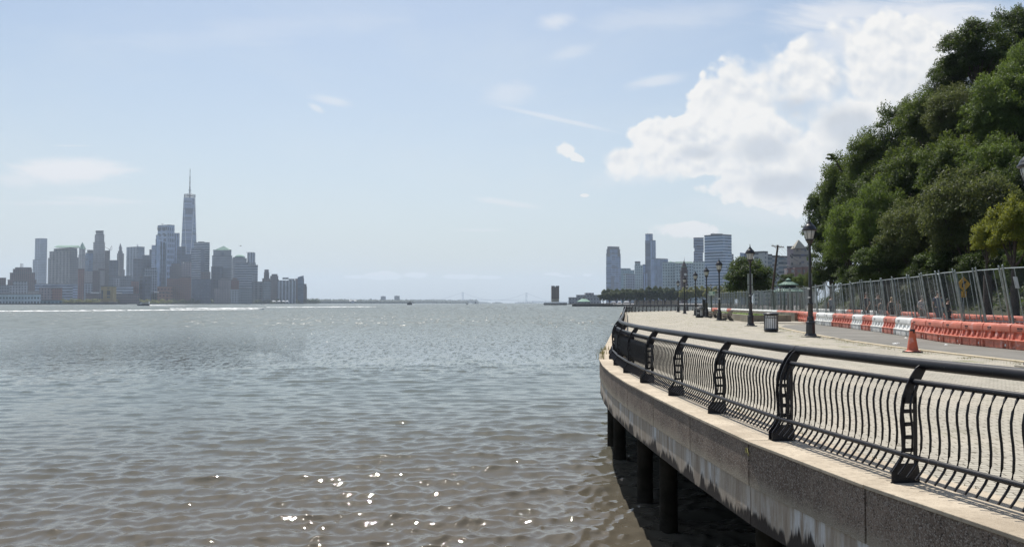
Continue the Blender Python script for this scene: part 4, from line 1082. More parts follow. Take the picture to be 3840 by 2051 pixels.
# ---------------------------------------------------------------- people
def skin_mesh(name, verts, edges, radii, m, parent, sub=1):
    me = bpy.data.meshes.new(name); me.from_pydata([tuple(v) for v in verts], edges, []); me.update()
    o = bpy.data.objects.new(name, me); C.objects.link(o)
    s = o.modifiers.new('s', 'SKIN'); s.use_smooth_shade = True
    for v, r in zip(me.skin_vertices[0].data, radii):
        v.radius = (r, r) if not hasattr(r, '__len__') else r
    me.skin_vertices[0].data[0].use_root = True
    d = o.modifiers.new('d', 'SUBSURF'); d.levels = sub; d.render_levels = sub
    dg = bpy.context.evaluated_depsgraph_get(); m2 = bpy.data.meshes.new_from_object(o.evaluated_get(dg))
    bpy.data.objects.remove(o); m2.name = name; m2.materials.clear(); m2.materials.append(m)
    for p in m2.polygons: p.use_smooth = True
    o = bpy.data.objects.new(name, m2); C.objects.link(o); o.parent = parent; return o
def person(x, y, z, H, heading, label, shirt, legs, hair, pose='walk', shorts=False, longhair=False, sleeves=True, arm=None):
    """figure facing local -Y; heading turns it about Z"""
    e = empty('person', (x,y,z), heading, label, 'person'); k = H/1.75
    st = .16 if pose == 'walk' else .04
    j = {'pel':(0,0,.93),'wst':(0,.005,1.08),'chs':(0,.01,1.28),'ush':(0,.01,1.42),'nk':(0,0,1.50),'hb':(0,-.01,1.56),'hm':(0,-.02,1.63),'ht':(0,-.01,1.70),
         'hL':(-.095,0,.90),'kL':(-.10,-st,.50),'aL':(-.10,-st*.6,.09),'tL':(-.11,-st*.6-.15,.035),
         'hR':(.095,0,.90),'kR':(.10,st*.3,.50),'aR':(.10,st*1.3,.10),'tR':(.11,st*1.3-.13,.035),
         'sL':(-.17,.01,1.40),'eL':(-.235,.03+st*.3,1.13),'wL':(-.225,-.06+st*.7,.90),'pL':(-.225,-.08+st*.7,.83),
         'sR':(.17,.01,1.40),'eR':(.235,.03,1.13),'wR':(.225,-.10-st*.3,.90),'pR':(.225,-.12-st*.3,.83)}
    if arm: j.update(arm)
    names = list(j); idx = {n: i for i, n in enumerate(names)}
    rad = {'pel':(.15,.105),'wst':(.125,.095),'chs':(.15,.105),'ush':(.11,.08),'nk':.052,'hb':(.058,.07),'hm':(.075,.092),'ht':(.058,.07),
           'hL':.095,'kL':.055,'aL':.038,'tL':.032,'hR':.095,'kR':.055,'aR':.038,'tR':.032,
           'sL':.052,'eL':.038,'wL':.026,'pL':.034,'sR':.052,'eR':.038,'wR':.026,'pR':.034}
    ed = [('pel','wst'),('wst','chs'),('chs','ush'),('ush','nk'),('nk','hb'),('hb','hm'),('hm','ht'),('pel','hL'),('hL','kL'),('kL','aL'),('aL','tL'),('pel','hR'),('hR','kR'),('kR','aR'),('aR','tR'),
          ('ush','sL'),('sL','eL'),('eL','wL'),('wL','pL'),('ush','sR'),('sR','eR'),('eR','wR'),('wR','pR')]
    V = [Vector(j[n])*k for n in names]; Rr = [rad[n] for n in names]
    E = [(idx[a], idx[b]) for a, b in ed]
    # five fingers on each hand
    for s_, sd in (('pL',-1),('pR',1)):
        pw = Vector(j[s_]); dr = (pw-Vector(j['w'+s_[1]])).normalized()
        for q in range(5):
            ln = (.055,.075,.082,.076,.06)[q]; yo = (-.034,-.02,-.006,.008,.022)[q]
            a = pw+Vector((0,yo,0))+dr*(.0 if q == 0 else .03); b = a+dr*ln*.55+Vector((-sd*.004,-.012 if q == 0 else 0,0)); c = b+dr*ln*.45+Vector((-sd*.014,0,0))
            i0 = len(V); V += [a*k,b*k,c*k]; Rr += [.011,.0095,.008]; E += [(idx[s_],i0),(i0,i0+1),(i0+1,i0+2)]
    sc = lambda r: tuple(q*k for q in r) if hasattr(r,'__len__') else r*k
    skin_mesh('body', V, E, [sc(r) for r in Rr], M['skin'], e)
    def sub(name, ns, es, m, grow, rr=None):
        ii = {n:q for q, n in enumerate(ns)}
        def g_(r): return tuple(q+grow for q in r) if hasattr(r,'__len__') else r+grow
        return skin_mesh(name, [Vector(j[n])*k if n in j else rr[n][0] for n in ns], [(ii[a],ii[b]) for a,b in es], [sc(g_(rad[n])) if n in rad else rr[n][1]*k for n in ns], m, e)
    L1 = Vector(j['sL']).lerp(Vector(j['eL']), .62)*k; R1 = Vector(j['sR']).lerp(Vector(j['eR']), .62)*k
    hem = Vector((0,0,.87))*k
    rr = {'q1':(L1,.062),'q2':(R1,.062),'hem':(hem,.16)}
    rad['hem'] = None; del rad['hem']
    ns = ['chs','wst','pel','hem','ush','sL','sR'] + (['q1','q2'] if sleeves else []); es = [('chs','wst'),('wst','pel'),('pel','hem'),('chs','ush'),('ush','sL'),('ush','sR')]+([('sL','q1'),('sR','q2')] if sleeves else [])
    sub('shirt', ns, es, shirt, .016, rr)
    if shorts:
        kl = Vector(j['hL']).lerp(Vector(j['kL']), .6)*k; kr = Vector(j['hR']).lerp(Vector(j['kR']), .6)*k
        sub('shorts', ['pel','hL','q1','hR','q2'], [('pel','hL'),('hL','q1'),('pel','hR'),('hR','q2')], legs, .014, {'q1':(kl,.085),'q2':(kr,.085)})
    else: sub('trousers', ['pel','hL','kL','aL','hR','kR','aR'], [('pel','hL'),('hL','kL'),('kL','aL'),('pel','hR'),('hR','kR'),('kR','aR')], legs, .018)
    for s_ in 'LR':
        a = Vector(j['a'+s_]); sh = MB(); sh.box(a.x*k-.045,a.x*k+.045,(a.y-.17)*k,(a.y+.06)*k,0,.075); sh.build('shoe', M['white'] if s_ in 'LR' and shorts else M['dark'], e, bevel=.02)
    hc = Vector(j['hm'])*k
    hr = MB(); prof = [(.001,.115),(.045,.108),(.075,.085),(.092,.05),(.095,.015),(.085,-.02)]
    if longhair: prof += [(.082,-.08),(.075,-.16),(.05,-.2)]
    hr.lathe([(r*k, z_*k) for r, z_ in prof[::-1]], 14, tuple(hc+Vector((0,.022*k,0))), sx=.86, sy=1.0); hr.build('hair', hair, e)
    fc = MB()
    fc.lathe([(.001,-.012),(.012,0),(.001,.014)], 8, tuple(hc+Vector((0,-.105*k,-.02*k)))); fc.build('nose', M['skin'], e)
    ey = MB()
    for sx in (-.032,.032): ey.lathe([(.001,-.007),(.009,0),(.001,.007)], 8, tuple(hc+Vector((sx*k,-.093*k,.008*k))))
    ey.build('eyes', M['dark'], e)
    mo = MB(); c_ = hc+Vector((0,-.092*k,-.055*k)); mo.box(c_.x-.022,c_.x+.022,c_.y-.004,c_.y+.004,c_.z-.004,c_.z+.004); mo.build('mouth', M['lip'], e)
    er = MB()
    for sx in (-.082,.082): c_ = hc+Vector((sx*k,.005,-.01)); er.lathe([(.001,-.025),(.012,0),(.001,.028)], 8, tuple(c_), sx=.6)
    er.build('ears', M['skin'], e)
    return e
M['lip'] = mat('lips', (.3,.1,.08), .5)
cloth = lambda n, c: mat(n, c, .85, 0, .15, 4)
M['c_grey'] = cloth('grey_tshirt', (.26,.28,.31)); M['c_dark'] = cloth('dark_shirt', (.08,.07,.08)); M['c_char'] = cloth('charcoal_shirt', (.10,.11,.11))
M['c_navy'] = cloth('navy_tshirt', (.05,.07,.13)); M['c_black'] = cloth('black_top', (.02,.02,.02)); M['c_tan'] = cloth('tan_shirt', (.55,.42,.32)); M['c_white'] = cloth('white_shorts', (.6,.6,.62)); M['c_khaki'] = cloth('khaki', (.18,.16,.13)); M['c_jean'] = cloth('denim', (.06,.075,.11))
def patt():
    m, t, b = new_mat('patterned_shirt'); setp(b, .85); p = t.obj()
    n = t.noise(p, 16, 3, .6); t.put(b.inputs['Base Color'], t.mix(t.ss(n, .5, .56), (.75,.70,.67), (.2,.21,.27))); return m
M['c_patt'] = patt()
M['h_dark'] = mat('dark_hair', (.03,.022,.018), .5); M['h_brown'] = mat('brown_hair', (.09,.055,.035), .5); M['h_blond'] = mat('blond_hair', (.42,.29,.14), .5)
def pp(px, Y): return (px-1920)/F*Y
GZ = DECK+.36
def hgt(py, Y): return min(1.9, at(2000, py, Y).z-GZ)
def walker(px, Y, H, head, label, *a, **k): return person(pp(px,Y), Y, GZ, H, head, label, *a, **k)
walker(3118, 63.5, 1.86, 3.0, 'man seen from behind in a grey T-shirt, leftmost walker behind the fence', M['c_grey'], M['c_jean'], M['h_dark'])
walker(3248, 53, 1.93, -1.2, 'tall man in a dark shirt facing left behind the fence', M['c_dark'], M['c_black'], M['h_brown'])
walker(3291, 54, hgt(1097,54), .4, 'man in charcoal half hidden behind the woman in white shorts', M['c_char'], M['c_black'], M['h_dark'])
walker(3305, 49, hgt(1120,49), .3, 'woman in a dark top and white shorts with a bare arm', M['c_char'], M['c_white'], M['h_dark'], shorts=True, longhair=True, sleeves=False)
walker(3343, 46.5, hgt(1113,46.5), .2, 'blonde woman in a black sleeveless top', M['c_black'], M['c_black'], M['h_blond'], longhair=True, sleeves=False)
walker(3366, 47.5, 1.48, -.9, 'short walker in tan just right of the blonde woman', M['c_tan'], M['c_khaki'], M['h_brown'])
walker(3457, 41.3, hgt(1107,41.3), .25, 'person in a pale patterned short-sleeved shirt', M['c_patt'], M['c_khaki'], M['h_brown'], arm={'eL':(-.27,.02,1.14),'wL':(-.12,-.2,1.0),'pL':(-.07,-.25,.97)})
walker(3518, 39.4, hgt(1089,39.4), .15, 'tall man in a navy T-shirt, rightmost full figure behind the fence', M['c_navy'], M['c_jean'], M['h_dark'])
walker(3553, 41.5, 1.5, .9, 'low figure in black mostly hidden right of the man in navy', M['c_black'], M['c_black'], M['h_dark'], arm={'eR':(.25,-.08,1.05),'wR':(.22,-.28,1.0),'pR':(.21,-.34,.98)})
# ---------------------------------------------------------------- far ground
BZ = 1.6
def land(name, pts, z0, z1, m):
    mb = MB(); me = bpy.data.meshes.new(name)
    P = [Vector((p[0],p[1],0)) for p in pts]; tris = tessellate_polygon([P])
    mb.add([(p.x,p.y,z1) for p in P], [tuple(t) for t in tris])
    n = len(pts); mb.add([(p.x,p.y,z0) for p in P]+[(p.x,p.y,z1) for p in P], [(i,(i+1)%n,n+(i+1)%n,n+i) for i in range(n)])
    return tag(mb.build(name, m), kind='structure')
def X_(px, Y): return (px-1920)/F*Y
M['farland'] = mat('far_ground', (.10,.10,.085), .9, 0, .2, .01)
M['seawall_far'] = mat('far_seawall_stone', (.14,.13,.125), .9, 0, .2, .05)
mh = [(X_(-700,2300),2300),(X_(-700,2250),2250),(X_(440,2350),2350),(X_(640,2850),2850),(X_(1000,3250),3250),(X_(1100,3350),3350),(X_(1190,3500),3500),(X_(1175,4600),4600),(X_(900,6500),6500),(X_(-700,6500),6500)]
land('island_ground', mh, -.8, BZ, M['seawall_far'])
jc = [(X_(2300,992),992),(X_(2620,1000),1000),(150,600),(88,300),(72,216),(260,216),(1200,900),(2200,4200),(X_(2135,4200),4200),(X_(2135,2150),2150),(X_(2262,2150),2150),(X_(2262,1090),1090)]
land('city_ground', jc, -.8, 2.3, M['seawall_far'])
# ---------------------------------------------------------------- facades
S_ = lambda *c: lin([k/255 for k in c])
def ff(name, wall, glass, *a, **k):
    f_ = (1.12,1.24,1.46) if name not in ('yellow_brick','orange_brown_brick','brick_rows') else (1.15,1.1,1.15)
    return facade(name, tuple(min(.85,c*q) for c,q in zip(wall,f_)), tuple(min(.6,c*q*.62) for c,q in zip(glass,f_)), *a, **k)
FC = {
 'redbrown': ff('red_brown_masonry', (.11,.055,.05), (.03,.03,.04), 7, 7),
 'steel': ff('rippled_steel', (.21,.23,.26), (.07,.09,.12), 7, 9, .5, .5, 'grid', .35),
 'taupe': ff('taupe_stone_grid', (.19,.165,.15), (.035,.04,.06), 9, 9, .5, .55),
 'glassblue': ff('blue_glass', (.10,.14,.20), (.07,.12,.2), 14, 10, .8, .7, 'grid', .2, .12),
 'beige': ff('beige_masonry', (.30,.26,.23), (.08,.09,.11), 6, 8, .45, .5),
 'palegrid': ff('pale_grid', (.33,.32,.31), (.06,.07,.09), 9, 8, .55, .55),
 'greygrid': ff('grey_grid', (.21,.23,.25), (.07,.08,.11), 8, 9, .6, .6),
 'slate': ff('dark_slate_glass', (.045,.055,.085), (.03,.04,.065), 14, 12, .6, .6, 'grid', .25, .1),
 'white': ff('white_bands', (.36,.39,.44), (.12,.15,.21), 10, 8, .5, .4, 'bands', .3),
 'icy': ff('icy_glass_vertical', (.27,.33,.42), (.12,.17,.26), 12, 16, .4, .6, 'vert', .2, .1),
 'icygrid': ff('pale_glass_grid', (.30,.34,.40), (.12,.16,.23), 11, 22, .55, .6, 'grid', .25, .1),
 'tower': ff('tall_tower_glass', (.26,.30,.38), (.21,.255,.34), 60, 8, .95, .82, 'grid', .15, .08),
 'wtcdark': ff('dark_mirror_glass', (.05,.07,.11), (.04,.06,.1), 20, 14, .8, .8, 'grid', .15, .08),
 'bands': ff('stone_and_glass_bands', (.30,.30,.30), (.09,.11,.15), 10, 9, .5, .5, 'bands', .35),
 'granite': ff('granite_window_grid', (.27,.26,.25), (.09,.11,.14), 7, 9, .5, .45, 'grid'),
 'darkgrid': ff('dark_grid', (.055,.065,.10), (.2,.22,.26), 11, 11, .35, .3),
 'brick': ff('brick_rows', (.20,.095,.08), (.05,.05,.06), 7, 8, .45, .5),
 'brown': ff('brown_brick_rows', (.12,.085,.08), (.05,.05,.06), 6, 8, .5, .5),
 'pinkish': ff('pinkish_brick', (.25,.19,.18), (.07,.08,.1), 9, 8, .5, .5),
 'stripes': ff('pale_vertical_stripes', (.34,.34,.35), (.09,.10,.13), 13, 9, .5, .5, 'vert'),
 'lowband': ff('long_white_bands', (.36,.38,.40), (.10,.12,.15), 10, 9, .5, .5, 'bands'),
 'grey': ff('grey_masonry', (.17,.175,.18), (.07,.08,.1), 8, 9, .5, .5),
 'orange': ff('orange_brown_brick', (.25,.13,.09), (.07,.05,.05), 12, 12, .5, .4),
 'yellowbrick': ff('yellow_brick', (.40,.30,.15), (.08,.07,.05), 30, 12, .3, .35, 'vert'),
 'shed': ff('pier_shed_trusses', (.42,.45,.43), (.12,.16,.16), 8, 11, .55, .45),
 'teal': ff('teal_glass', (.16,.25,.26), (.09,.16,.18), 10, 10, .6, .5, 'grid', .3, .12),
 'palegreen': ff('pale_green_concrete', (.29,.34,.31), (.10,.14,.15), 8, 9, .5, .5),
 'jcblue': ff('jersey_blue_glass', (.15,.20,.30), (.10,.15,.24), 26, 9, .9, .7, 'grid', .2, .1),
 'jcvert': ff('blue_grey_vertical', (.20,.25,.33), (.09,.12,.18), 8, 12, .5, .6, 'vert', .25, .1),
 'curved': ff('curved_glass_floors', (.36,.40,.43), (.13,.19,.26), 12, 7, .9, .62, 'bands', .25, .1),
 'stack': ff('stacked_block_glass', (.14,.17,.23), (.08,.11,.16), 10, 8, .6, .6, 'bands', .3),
 'condo': facade('white_condo_grid', (.45,.46,.46), (.12,.14,.17), 5, 4, .5, .5),
 'condo2': facade('grey_balcony_bands', (.26,.29,.31), (.10,.13,.16), 6, 4, .8, .5, 'bands'),
 'stone': facade('grey_stone_office', (.30,.28,.26), (.12,.13,.15), 6, 5, .25, .4),
 'redoffice': facade('red_brick_office', (.17,.085,.075), (.16,.17,.18), 4.5, 4, .45, .5),
 'vent': facade('brown_vent_brick', (.13,.09,.075), (.08,.055,.05), 3, 40, .4, .9, 'vert'),
 'cream': mat('cream_masonry', (.38,.33,.25), .8, 0, .1, .05),
 'clockbrick': mat('dark_bronze_tower', (.06,.035,.035), .6, 0, .3, .3),
}
M['roofgrey'] = mat('dark_roof', (.10,.10,.11), .8, 0, .2, .02)
M['roofwhite'] = mat('white_roof_or_glint', (.8,.8,.8), .35, 0, .05, .02)  # white roofs and canopies; also the colour of painted roof glints
M['steelmast'] = mat('mast_steel', (.10,.10,.13), .5, 0, .1, .1)
NB_ = 'skyline towers'
def foot(x0, x1, Y, c, dep):
    """footprint seen from the water: flat front (c None) or a near corner at fraction c"""
    if c is None: return [(X_(x0,Y),Y),(X_(x1,Y),Y),(X_(x1,Y)*(1+dep/Y),Y+dep),(X_(x0,Y)*(1+dep/Y),Y+dep)]
    xc = x0+(x1-x0)*c; w = X_(x1,Y)-X_(x0,Y); d1 = c*w*.75; d2 = (1-c)*w*.75; m_ = max(d1, d2)
    a = (X_(x0,Y+d1-m_+0),Y+d1); b = (X_(xc,Y),Y); d = (X_(x1,Y+d2-m_),Y+d2)
    a = (X_(x0,Y+d1),Y+d1); d = (X_(x1,Y+d2),Y+d2)
    return [a, b, d, (a[0]+d[0]-b[0], a[1]+d[1]-b[1])]
def bld(name, label, Y, tiers, fc, c=None, dep=None, cat='building', group=None, base=BZ, roof=True, slant=None):
    """tiers: (x0,x1,ytop[,inset y]) in photograph pixels from the ground up"""
    x0, x1 = tiers[0][0], tiers[0][1]; cx = X_((x0+x1)/2, Y)
    e = empty(name, (cx, Y, base), 0, label, cat, group)
    mb = MB(); z = 0; rf = MB()
    for k, t in enumerate(tiers):
        zt = at((t[0]+t[1])/2, t[2], Y).z-base
        w = X_(t[1],Y)-X_(t[0],Y)
        f = foot(t[0], t[1], Y+k*1.5, c, dep or max(14, min(45, w*.8)))
        loc = [(p[0]-cx, p[1]-Y) for p in f]
        if slant and k == len(tiers)-1:
            zr = at(t[1], slant, Y).z-base; xs = [p[0] for p in loc]; lo, hi = min(xs), max(xs)
            zz_ = [zt+(zr-zt)*(p[0]-lo)/(hi-lo) for p in loc]
            mb.prism(loc, z, zz_)
        else:
            mb.prism(loc, z, zt)
            if roof:
                m_ = Vector((sum(p[0] for p in loc)/4, sum(p[1] for p in loc)/4))
                r = [tuple(m_+(Vector(p)-m_)*1.012) for p in loc]; rf.prism(r, zt+.05, zt+1.6)
        z = max(0, zt-.02)
    mb.build('facade', FC[fc], e)
    if rf.v: rf.build('parapet', M['roofgrey'], e)
    e['_z'] = z; return e
def part(e, name, m, Y, fn):
    """fn(mb, L) adds shapes; L(px,py,dy) is a local point"""
    mb = MB(); o = e.location
    def L(px, py, dy=0): p = at(px, py, Y+dy); return (p.x-o.x, Y+dy-o.y, p.z-o.z)
    fn(mb, L); return mb.build(name, m, e)
def pyr(x0, x1, yb, xa, ya, d=30, flat=0):
    def f(mb, L):
        a, b = L(x0,yb), L(x1,yb); t = L(xa,ya)
        base = [(a[0],a[1],a[2]),(b[0],b[1],b[2]),(b[0],b[1]+d,b[2]),(a[0],a[1]+d,a[2])]
        top = [(t[0]-flat,t[1]+d/2-1,t[2]),(t[0]+flat,t[1]+d/2-1,t[2]),(t[0]+flat,t[1]+d/2+1,t[2]),(t[0]-flat,t[1]+d/2+1,t[2])]
        mb.add(base+top, [(0,1,5,4),(1,2,6,5),(2,3,7,6),(3,0,4,7),(4,5,6,7),(3,2,1,0)])
    return f
def cyl(x0, x1, yt, yb, dy=10, n=20, dome=False):
    def f(mb, L):
        a, b = L(x0,yb,dy), L(x1,yb,dy); r = (b[0]-a[0])/2; z0 = a[2]; z1 = L(x0,yt,dy)[2]
        c = ((a[0]+b[0])/2, a[1]+r, 0)
        if dome: mb.lathe([(r*math.cos(q*math.pi/14), z0+(z1-z0)*math.sin(q*math.pi/14)) for q in range(8)], n, c)
        else: mb.lathe([(r,z0),(r,z1)], n, c, smooth=False)
    return f
def pole(x, yb, yt, r, dy=10):
    def f(mb, L): mb.tube([L(x,yb,dy), L(x,yt,dy)], [r, r*.35], 6)
    return f
def rect(x0, x1, y0, y1, dy=-1, th=.8):
    def f(mb, L):
        a = L(x0, y1, dy); b = L(x1, y0, dy); mb.box(a[0], b[0], a[1], a[1]+th, a[2], b[2])
    return f
# ================= island skyline
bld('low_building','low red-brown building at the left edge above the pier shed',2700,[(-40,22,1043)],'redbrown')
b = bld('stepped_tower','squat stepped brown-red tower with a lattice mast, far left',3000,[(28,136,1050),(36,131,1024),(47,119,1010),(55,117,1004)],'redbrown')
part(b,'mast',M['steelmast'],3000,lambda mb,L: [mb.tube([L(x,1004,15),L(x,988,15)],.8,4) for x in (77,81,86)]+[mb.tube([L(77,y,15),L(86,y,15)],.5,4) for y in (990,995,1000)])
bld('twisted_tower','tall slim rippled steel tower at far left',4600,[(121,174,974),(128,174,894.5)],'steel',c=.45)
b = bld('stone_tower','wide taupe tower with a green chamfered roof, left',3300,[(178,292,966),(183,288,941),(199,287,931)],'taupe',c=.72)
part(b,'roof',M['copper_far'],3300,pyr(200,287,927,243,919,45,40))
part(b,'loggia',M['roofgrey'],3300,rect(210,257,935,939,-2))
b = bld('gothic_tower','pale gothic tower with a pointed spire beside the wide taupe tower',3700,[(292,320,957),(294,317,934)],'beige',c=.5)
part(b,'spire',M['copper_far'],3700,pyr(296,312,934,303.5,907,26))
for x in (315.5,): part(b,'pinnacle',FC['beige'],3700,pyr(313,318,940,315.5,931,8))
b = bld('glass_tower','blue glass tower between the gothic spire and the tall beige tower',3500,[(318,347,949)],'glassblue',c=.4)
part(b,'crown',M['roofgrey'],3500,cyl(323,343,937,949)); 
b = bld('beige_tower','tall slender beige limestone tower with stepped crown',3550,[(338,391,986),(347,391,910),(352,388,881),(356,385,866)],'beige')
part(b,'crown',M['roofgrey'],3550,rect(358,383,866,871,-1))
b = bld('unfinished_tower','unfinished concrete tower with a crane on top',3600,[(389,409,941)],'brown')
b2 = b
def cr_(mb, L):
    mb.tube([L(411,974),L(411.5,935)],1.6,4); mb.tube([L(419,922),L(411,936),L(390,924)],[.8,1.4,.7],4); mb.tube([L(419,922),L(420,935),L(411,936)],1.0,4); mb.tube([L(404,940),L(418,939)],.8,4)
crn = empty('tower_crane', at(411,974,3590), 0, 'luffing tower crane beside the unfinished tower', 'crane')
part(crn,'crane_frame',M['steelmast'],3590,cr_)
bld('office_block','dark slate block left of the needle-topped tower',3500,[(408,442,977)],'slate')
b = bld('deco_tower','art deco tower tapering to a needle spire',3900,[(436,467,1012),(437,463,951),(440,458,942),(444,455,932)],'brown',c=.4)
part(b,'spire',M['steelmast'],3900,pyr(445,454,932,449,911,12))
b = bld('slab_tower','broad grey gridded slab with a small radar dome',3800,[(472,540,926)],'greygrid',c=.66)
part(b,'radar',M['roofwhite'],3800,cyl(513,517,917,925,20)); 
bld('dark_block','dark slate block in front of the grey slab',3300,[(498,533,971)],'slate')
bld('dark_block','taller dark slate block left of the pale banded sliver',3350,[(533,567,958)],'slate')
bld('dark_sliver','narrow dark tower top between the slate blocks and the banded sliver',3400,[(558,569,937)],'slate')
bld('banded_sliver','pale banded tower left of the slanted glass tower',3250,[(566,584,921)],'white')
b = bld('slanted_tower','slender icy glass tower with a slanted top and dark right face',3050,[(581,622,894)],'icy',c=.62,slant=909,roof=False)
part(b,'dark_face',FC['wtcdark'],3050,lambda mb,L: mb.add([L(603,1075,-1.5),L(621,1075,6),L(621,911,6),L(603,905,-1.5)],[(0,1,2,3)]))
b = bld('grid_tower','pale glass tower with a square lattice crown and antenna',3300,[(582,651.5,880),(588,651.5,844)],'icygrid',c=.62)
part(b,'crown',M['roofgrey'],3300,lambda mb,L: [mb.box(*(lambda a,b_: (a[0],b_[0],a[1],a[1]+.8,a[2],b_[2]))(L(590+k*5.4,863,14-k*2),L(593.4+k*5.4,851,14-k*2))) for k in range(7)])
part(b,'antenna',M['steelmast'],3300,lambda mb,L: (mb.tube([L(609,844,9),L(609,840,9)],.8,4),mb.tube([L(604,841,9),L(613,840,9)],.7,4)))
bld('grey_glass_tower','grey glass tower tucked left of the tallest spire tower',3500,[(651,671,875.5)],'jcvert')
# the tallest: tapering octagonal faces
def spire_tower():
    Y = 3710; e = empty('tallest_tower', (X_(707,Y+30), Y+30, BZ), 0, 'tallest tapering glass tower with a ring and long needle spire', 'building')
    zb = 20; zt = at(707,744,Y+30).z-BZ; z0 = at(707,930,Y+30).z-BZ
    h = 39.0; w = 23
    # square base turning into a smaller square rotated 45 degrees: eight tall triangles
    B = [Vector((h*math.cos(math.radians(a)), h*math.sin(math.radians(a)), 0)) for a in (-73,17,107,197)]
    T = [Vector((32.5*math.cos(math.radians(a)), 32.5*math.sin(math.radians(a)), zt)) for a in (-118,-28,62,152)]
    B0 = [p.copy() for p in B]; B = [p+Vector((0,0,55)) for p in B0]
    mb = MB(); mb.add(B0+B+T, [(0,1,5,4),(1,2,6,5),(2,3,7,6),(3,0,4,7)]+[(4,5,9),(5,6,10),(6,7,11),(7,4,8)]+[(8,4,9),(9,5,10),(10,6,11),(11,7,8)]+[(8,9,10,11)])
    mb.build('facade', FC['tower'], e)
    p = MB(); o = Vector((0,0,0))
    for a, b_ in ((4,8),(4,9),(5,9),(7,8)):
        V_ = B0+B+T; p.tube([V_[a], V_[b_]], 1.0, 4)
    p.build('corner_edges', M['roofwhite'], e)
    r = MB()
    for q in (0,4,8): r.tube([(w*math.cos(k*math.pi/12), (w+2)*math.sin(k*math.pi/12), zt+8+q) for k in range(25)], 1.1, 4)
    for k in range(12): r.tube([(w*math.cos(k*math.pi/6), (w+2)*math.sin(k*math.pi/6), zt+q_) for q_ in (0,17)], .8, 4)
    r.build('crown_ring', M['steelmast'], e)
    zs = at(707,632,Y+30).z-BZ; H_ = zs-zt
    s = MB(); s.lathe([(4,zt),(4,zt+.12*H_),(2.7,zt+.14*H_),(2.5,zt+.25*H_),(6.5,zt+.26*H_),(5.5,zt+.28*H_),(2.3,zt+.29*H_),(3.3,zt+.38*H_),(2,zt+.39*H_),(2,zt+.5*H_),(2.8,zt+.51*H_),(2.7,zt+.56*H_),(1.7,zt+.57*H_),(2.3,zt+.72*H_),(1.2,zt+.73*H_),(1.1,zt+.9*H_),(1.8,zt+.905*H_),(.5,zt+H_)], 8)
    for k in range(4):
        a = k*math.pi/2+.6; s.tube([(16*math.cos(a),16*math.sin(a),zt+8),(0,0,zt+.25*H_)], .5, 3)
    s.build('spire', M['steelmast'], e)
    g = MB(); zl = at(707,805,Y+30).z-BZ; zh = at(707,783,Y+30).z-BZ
    ff = zl/zt
    g.box(-15,15,-26.6,-25.6,zl,zh, Matrix.Rotation(math.radians(17), 4, 'Z')); g.build('mechanical_louvres', M['win_dark'], e)
M['win_dark'] = mat('louvre_grey_blue', (.09,.11,.17), .4, 0, .2, .05)
spire_tower()
bld('mirror_block','dark mirror-glass block overlapping the foot of the tallest tower',3450,[(664,694,926)],'wtcdark')
bld('mirror_block','smaller dark glass block left of the banded round-cornered tower',3400,[(694,717,954)],'wtcdark')
b = bld('banded_tower','stone and glass banded tower with a higher rounded right part',3250,[(715,784.5,933.5),(725,784.5,909.5)],'bands',c=.6)
part(b,'plant_room',M['roofgrey'],3250,rect(743,766,906,910,8))
part(b,'dark_recess',M['win_dark'],3250,rect(752,768,933,1022,-3))
b = bld('pyramid_tower','granite tower with a green pyramid roof',3250,[(792,869.5,1010),(794,869.5,960),(798,866,938)],'granite')
part(b,'roof',M['copper_far'],3250,pyr(803,860,938,832.5,921,40))
part(b,'dark_bay',M['win_dark'],3250,rect(829,841,947,958,-3))
bld('dark_annex','dark glass annex in front of the pyramid-roofed tower',3200,[(791,834.5,1001)],'slate')
b = bld('domed_tower','granite tower with a pale green dome',3350,[(870,924,970),(872,914,966)],'granite')
part(b,'dome',M['copper_far'],3350,cyl(873,913,954,966,6,24,True))
b = bld('drum_tower','cylindrical ribbed tower with a crown of fins',3500,[(922.7,952,990)],'jcvert')
part(b,'drum',FC['stripes'],3500,cyl(922.7,952,947,1000,-4)); part(b,'crown',M['roofgrey'],3500,lambda mb,L:[mb.tube([L(925+k*4.9,948,0),L(926+k*4.7,944.5,0)],.9,4) for k in range(6)])
b = bld('stepped_glass_block','stepped dark and pale block below the green dome',3150,[(878,945,1027),(880,966,1000),(882,930,988)],'bands')
bld('curved_block','granite block with sloped green shoulder right of the dark stepped block',3300,[(918,966,995),(922,958,986)],'granite')
bld('grey_office','grey office block with pale right half near the tip',3200,[(946,1015.6,1057)],'grey',c=.6)
bld('chimney_tower','small brown stub tower near the tip',3400,[(983,1012,1045),(989,1009,1022),(991,1007,1012)],'brown')
b = bld('round_top_block','brown block with rounded dark top left of the striped block',3350,[(1011,1046,1050),(1013,1043,1036),(1018,1040,1029)],'brown')
bld('striped_block','wide block with pale vertical stripes near the tip',3250,[(1040,1109,1053),(1082,1104,1047),(1059,1082,1042)],'stripes')
b = bld('tip_tower','rightmost brown stepped tower with a slanted top, at the tip of the island',3350,[(1106,1151,1075),(1108,1149,1066),(1107,1140,1046)],'brown')
bld('tip_slant_block','dark slanted glass top at the tip of the island',3300,[(1116,1138.5,1040)],'stack',slant=1033,roof=False)
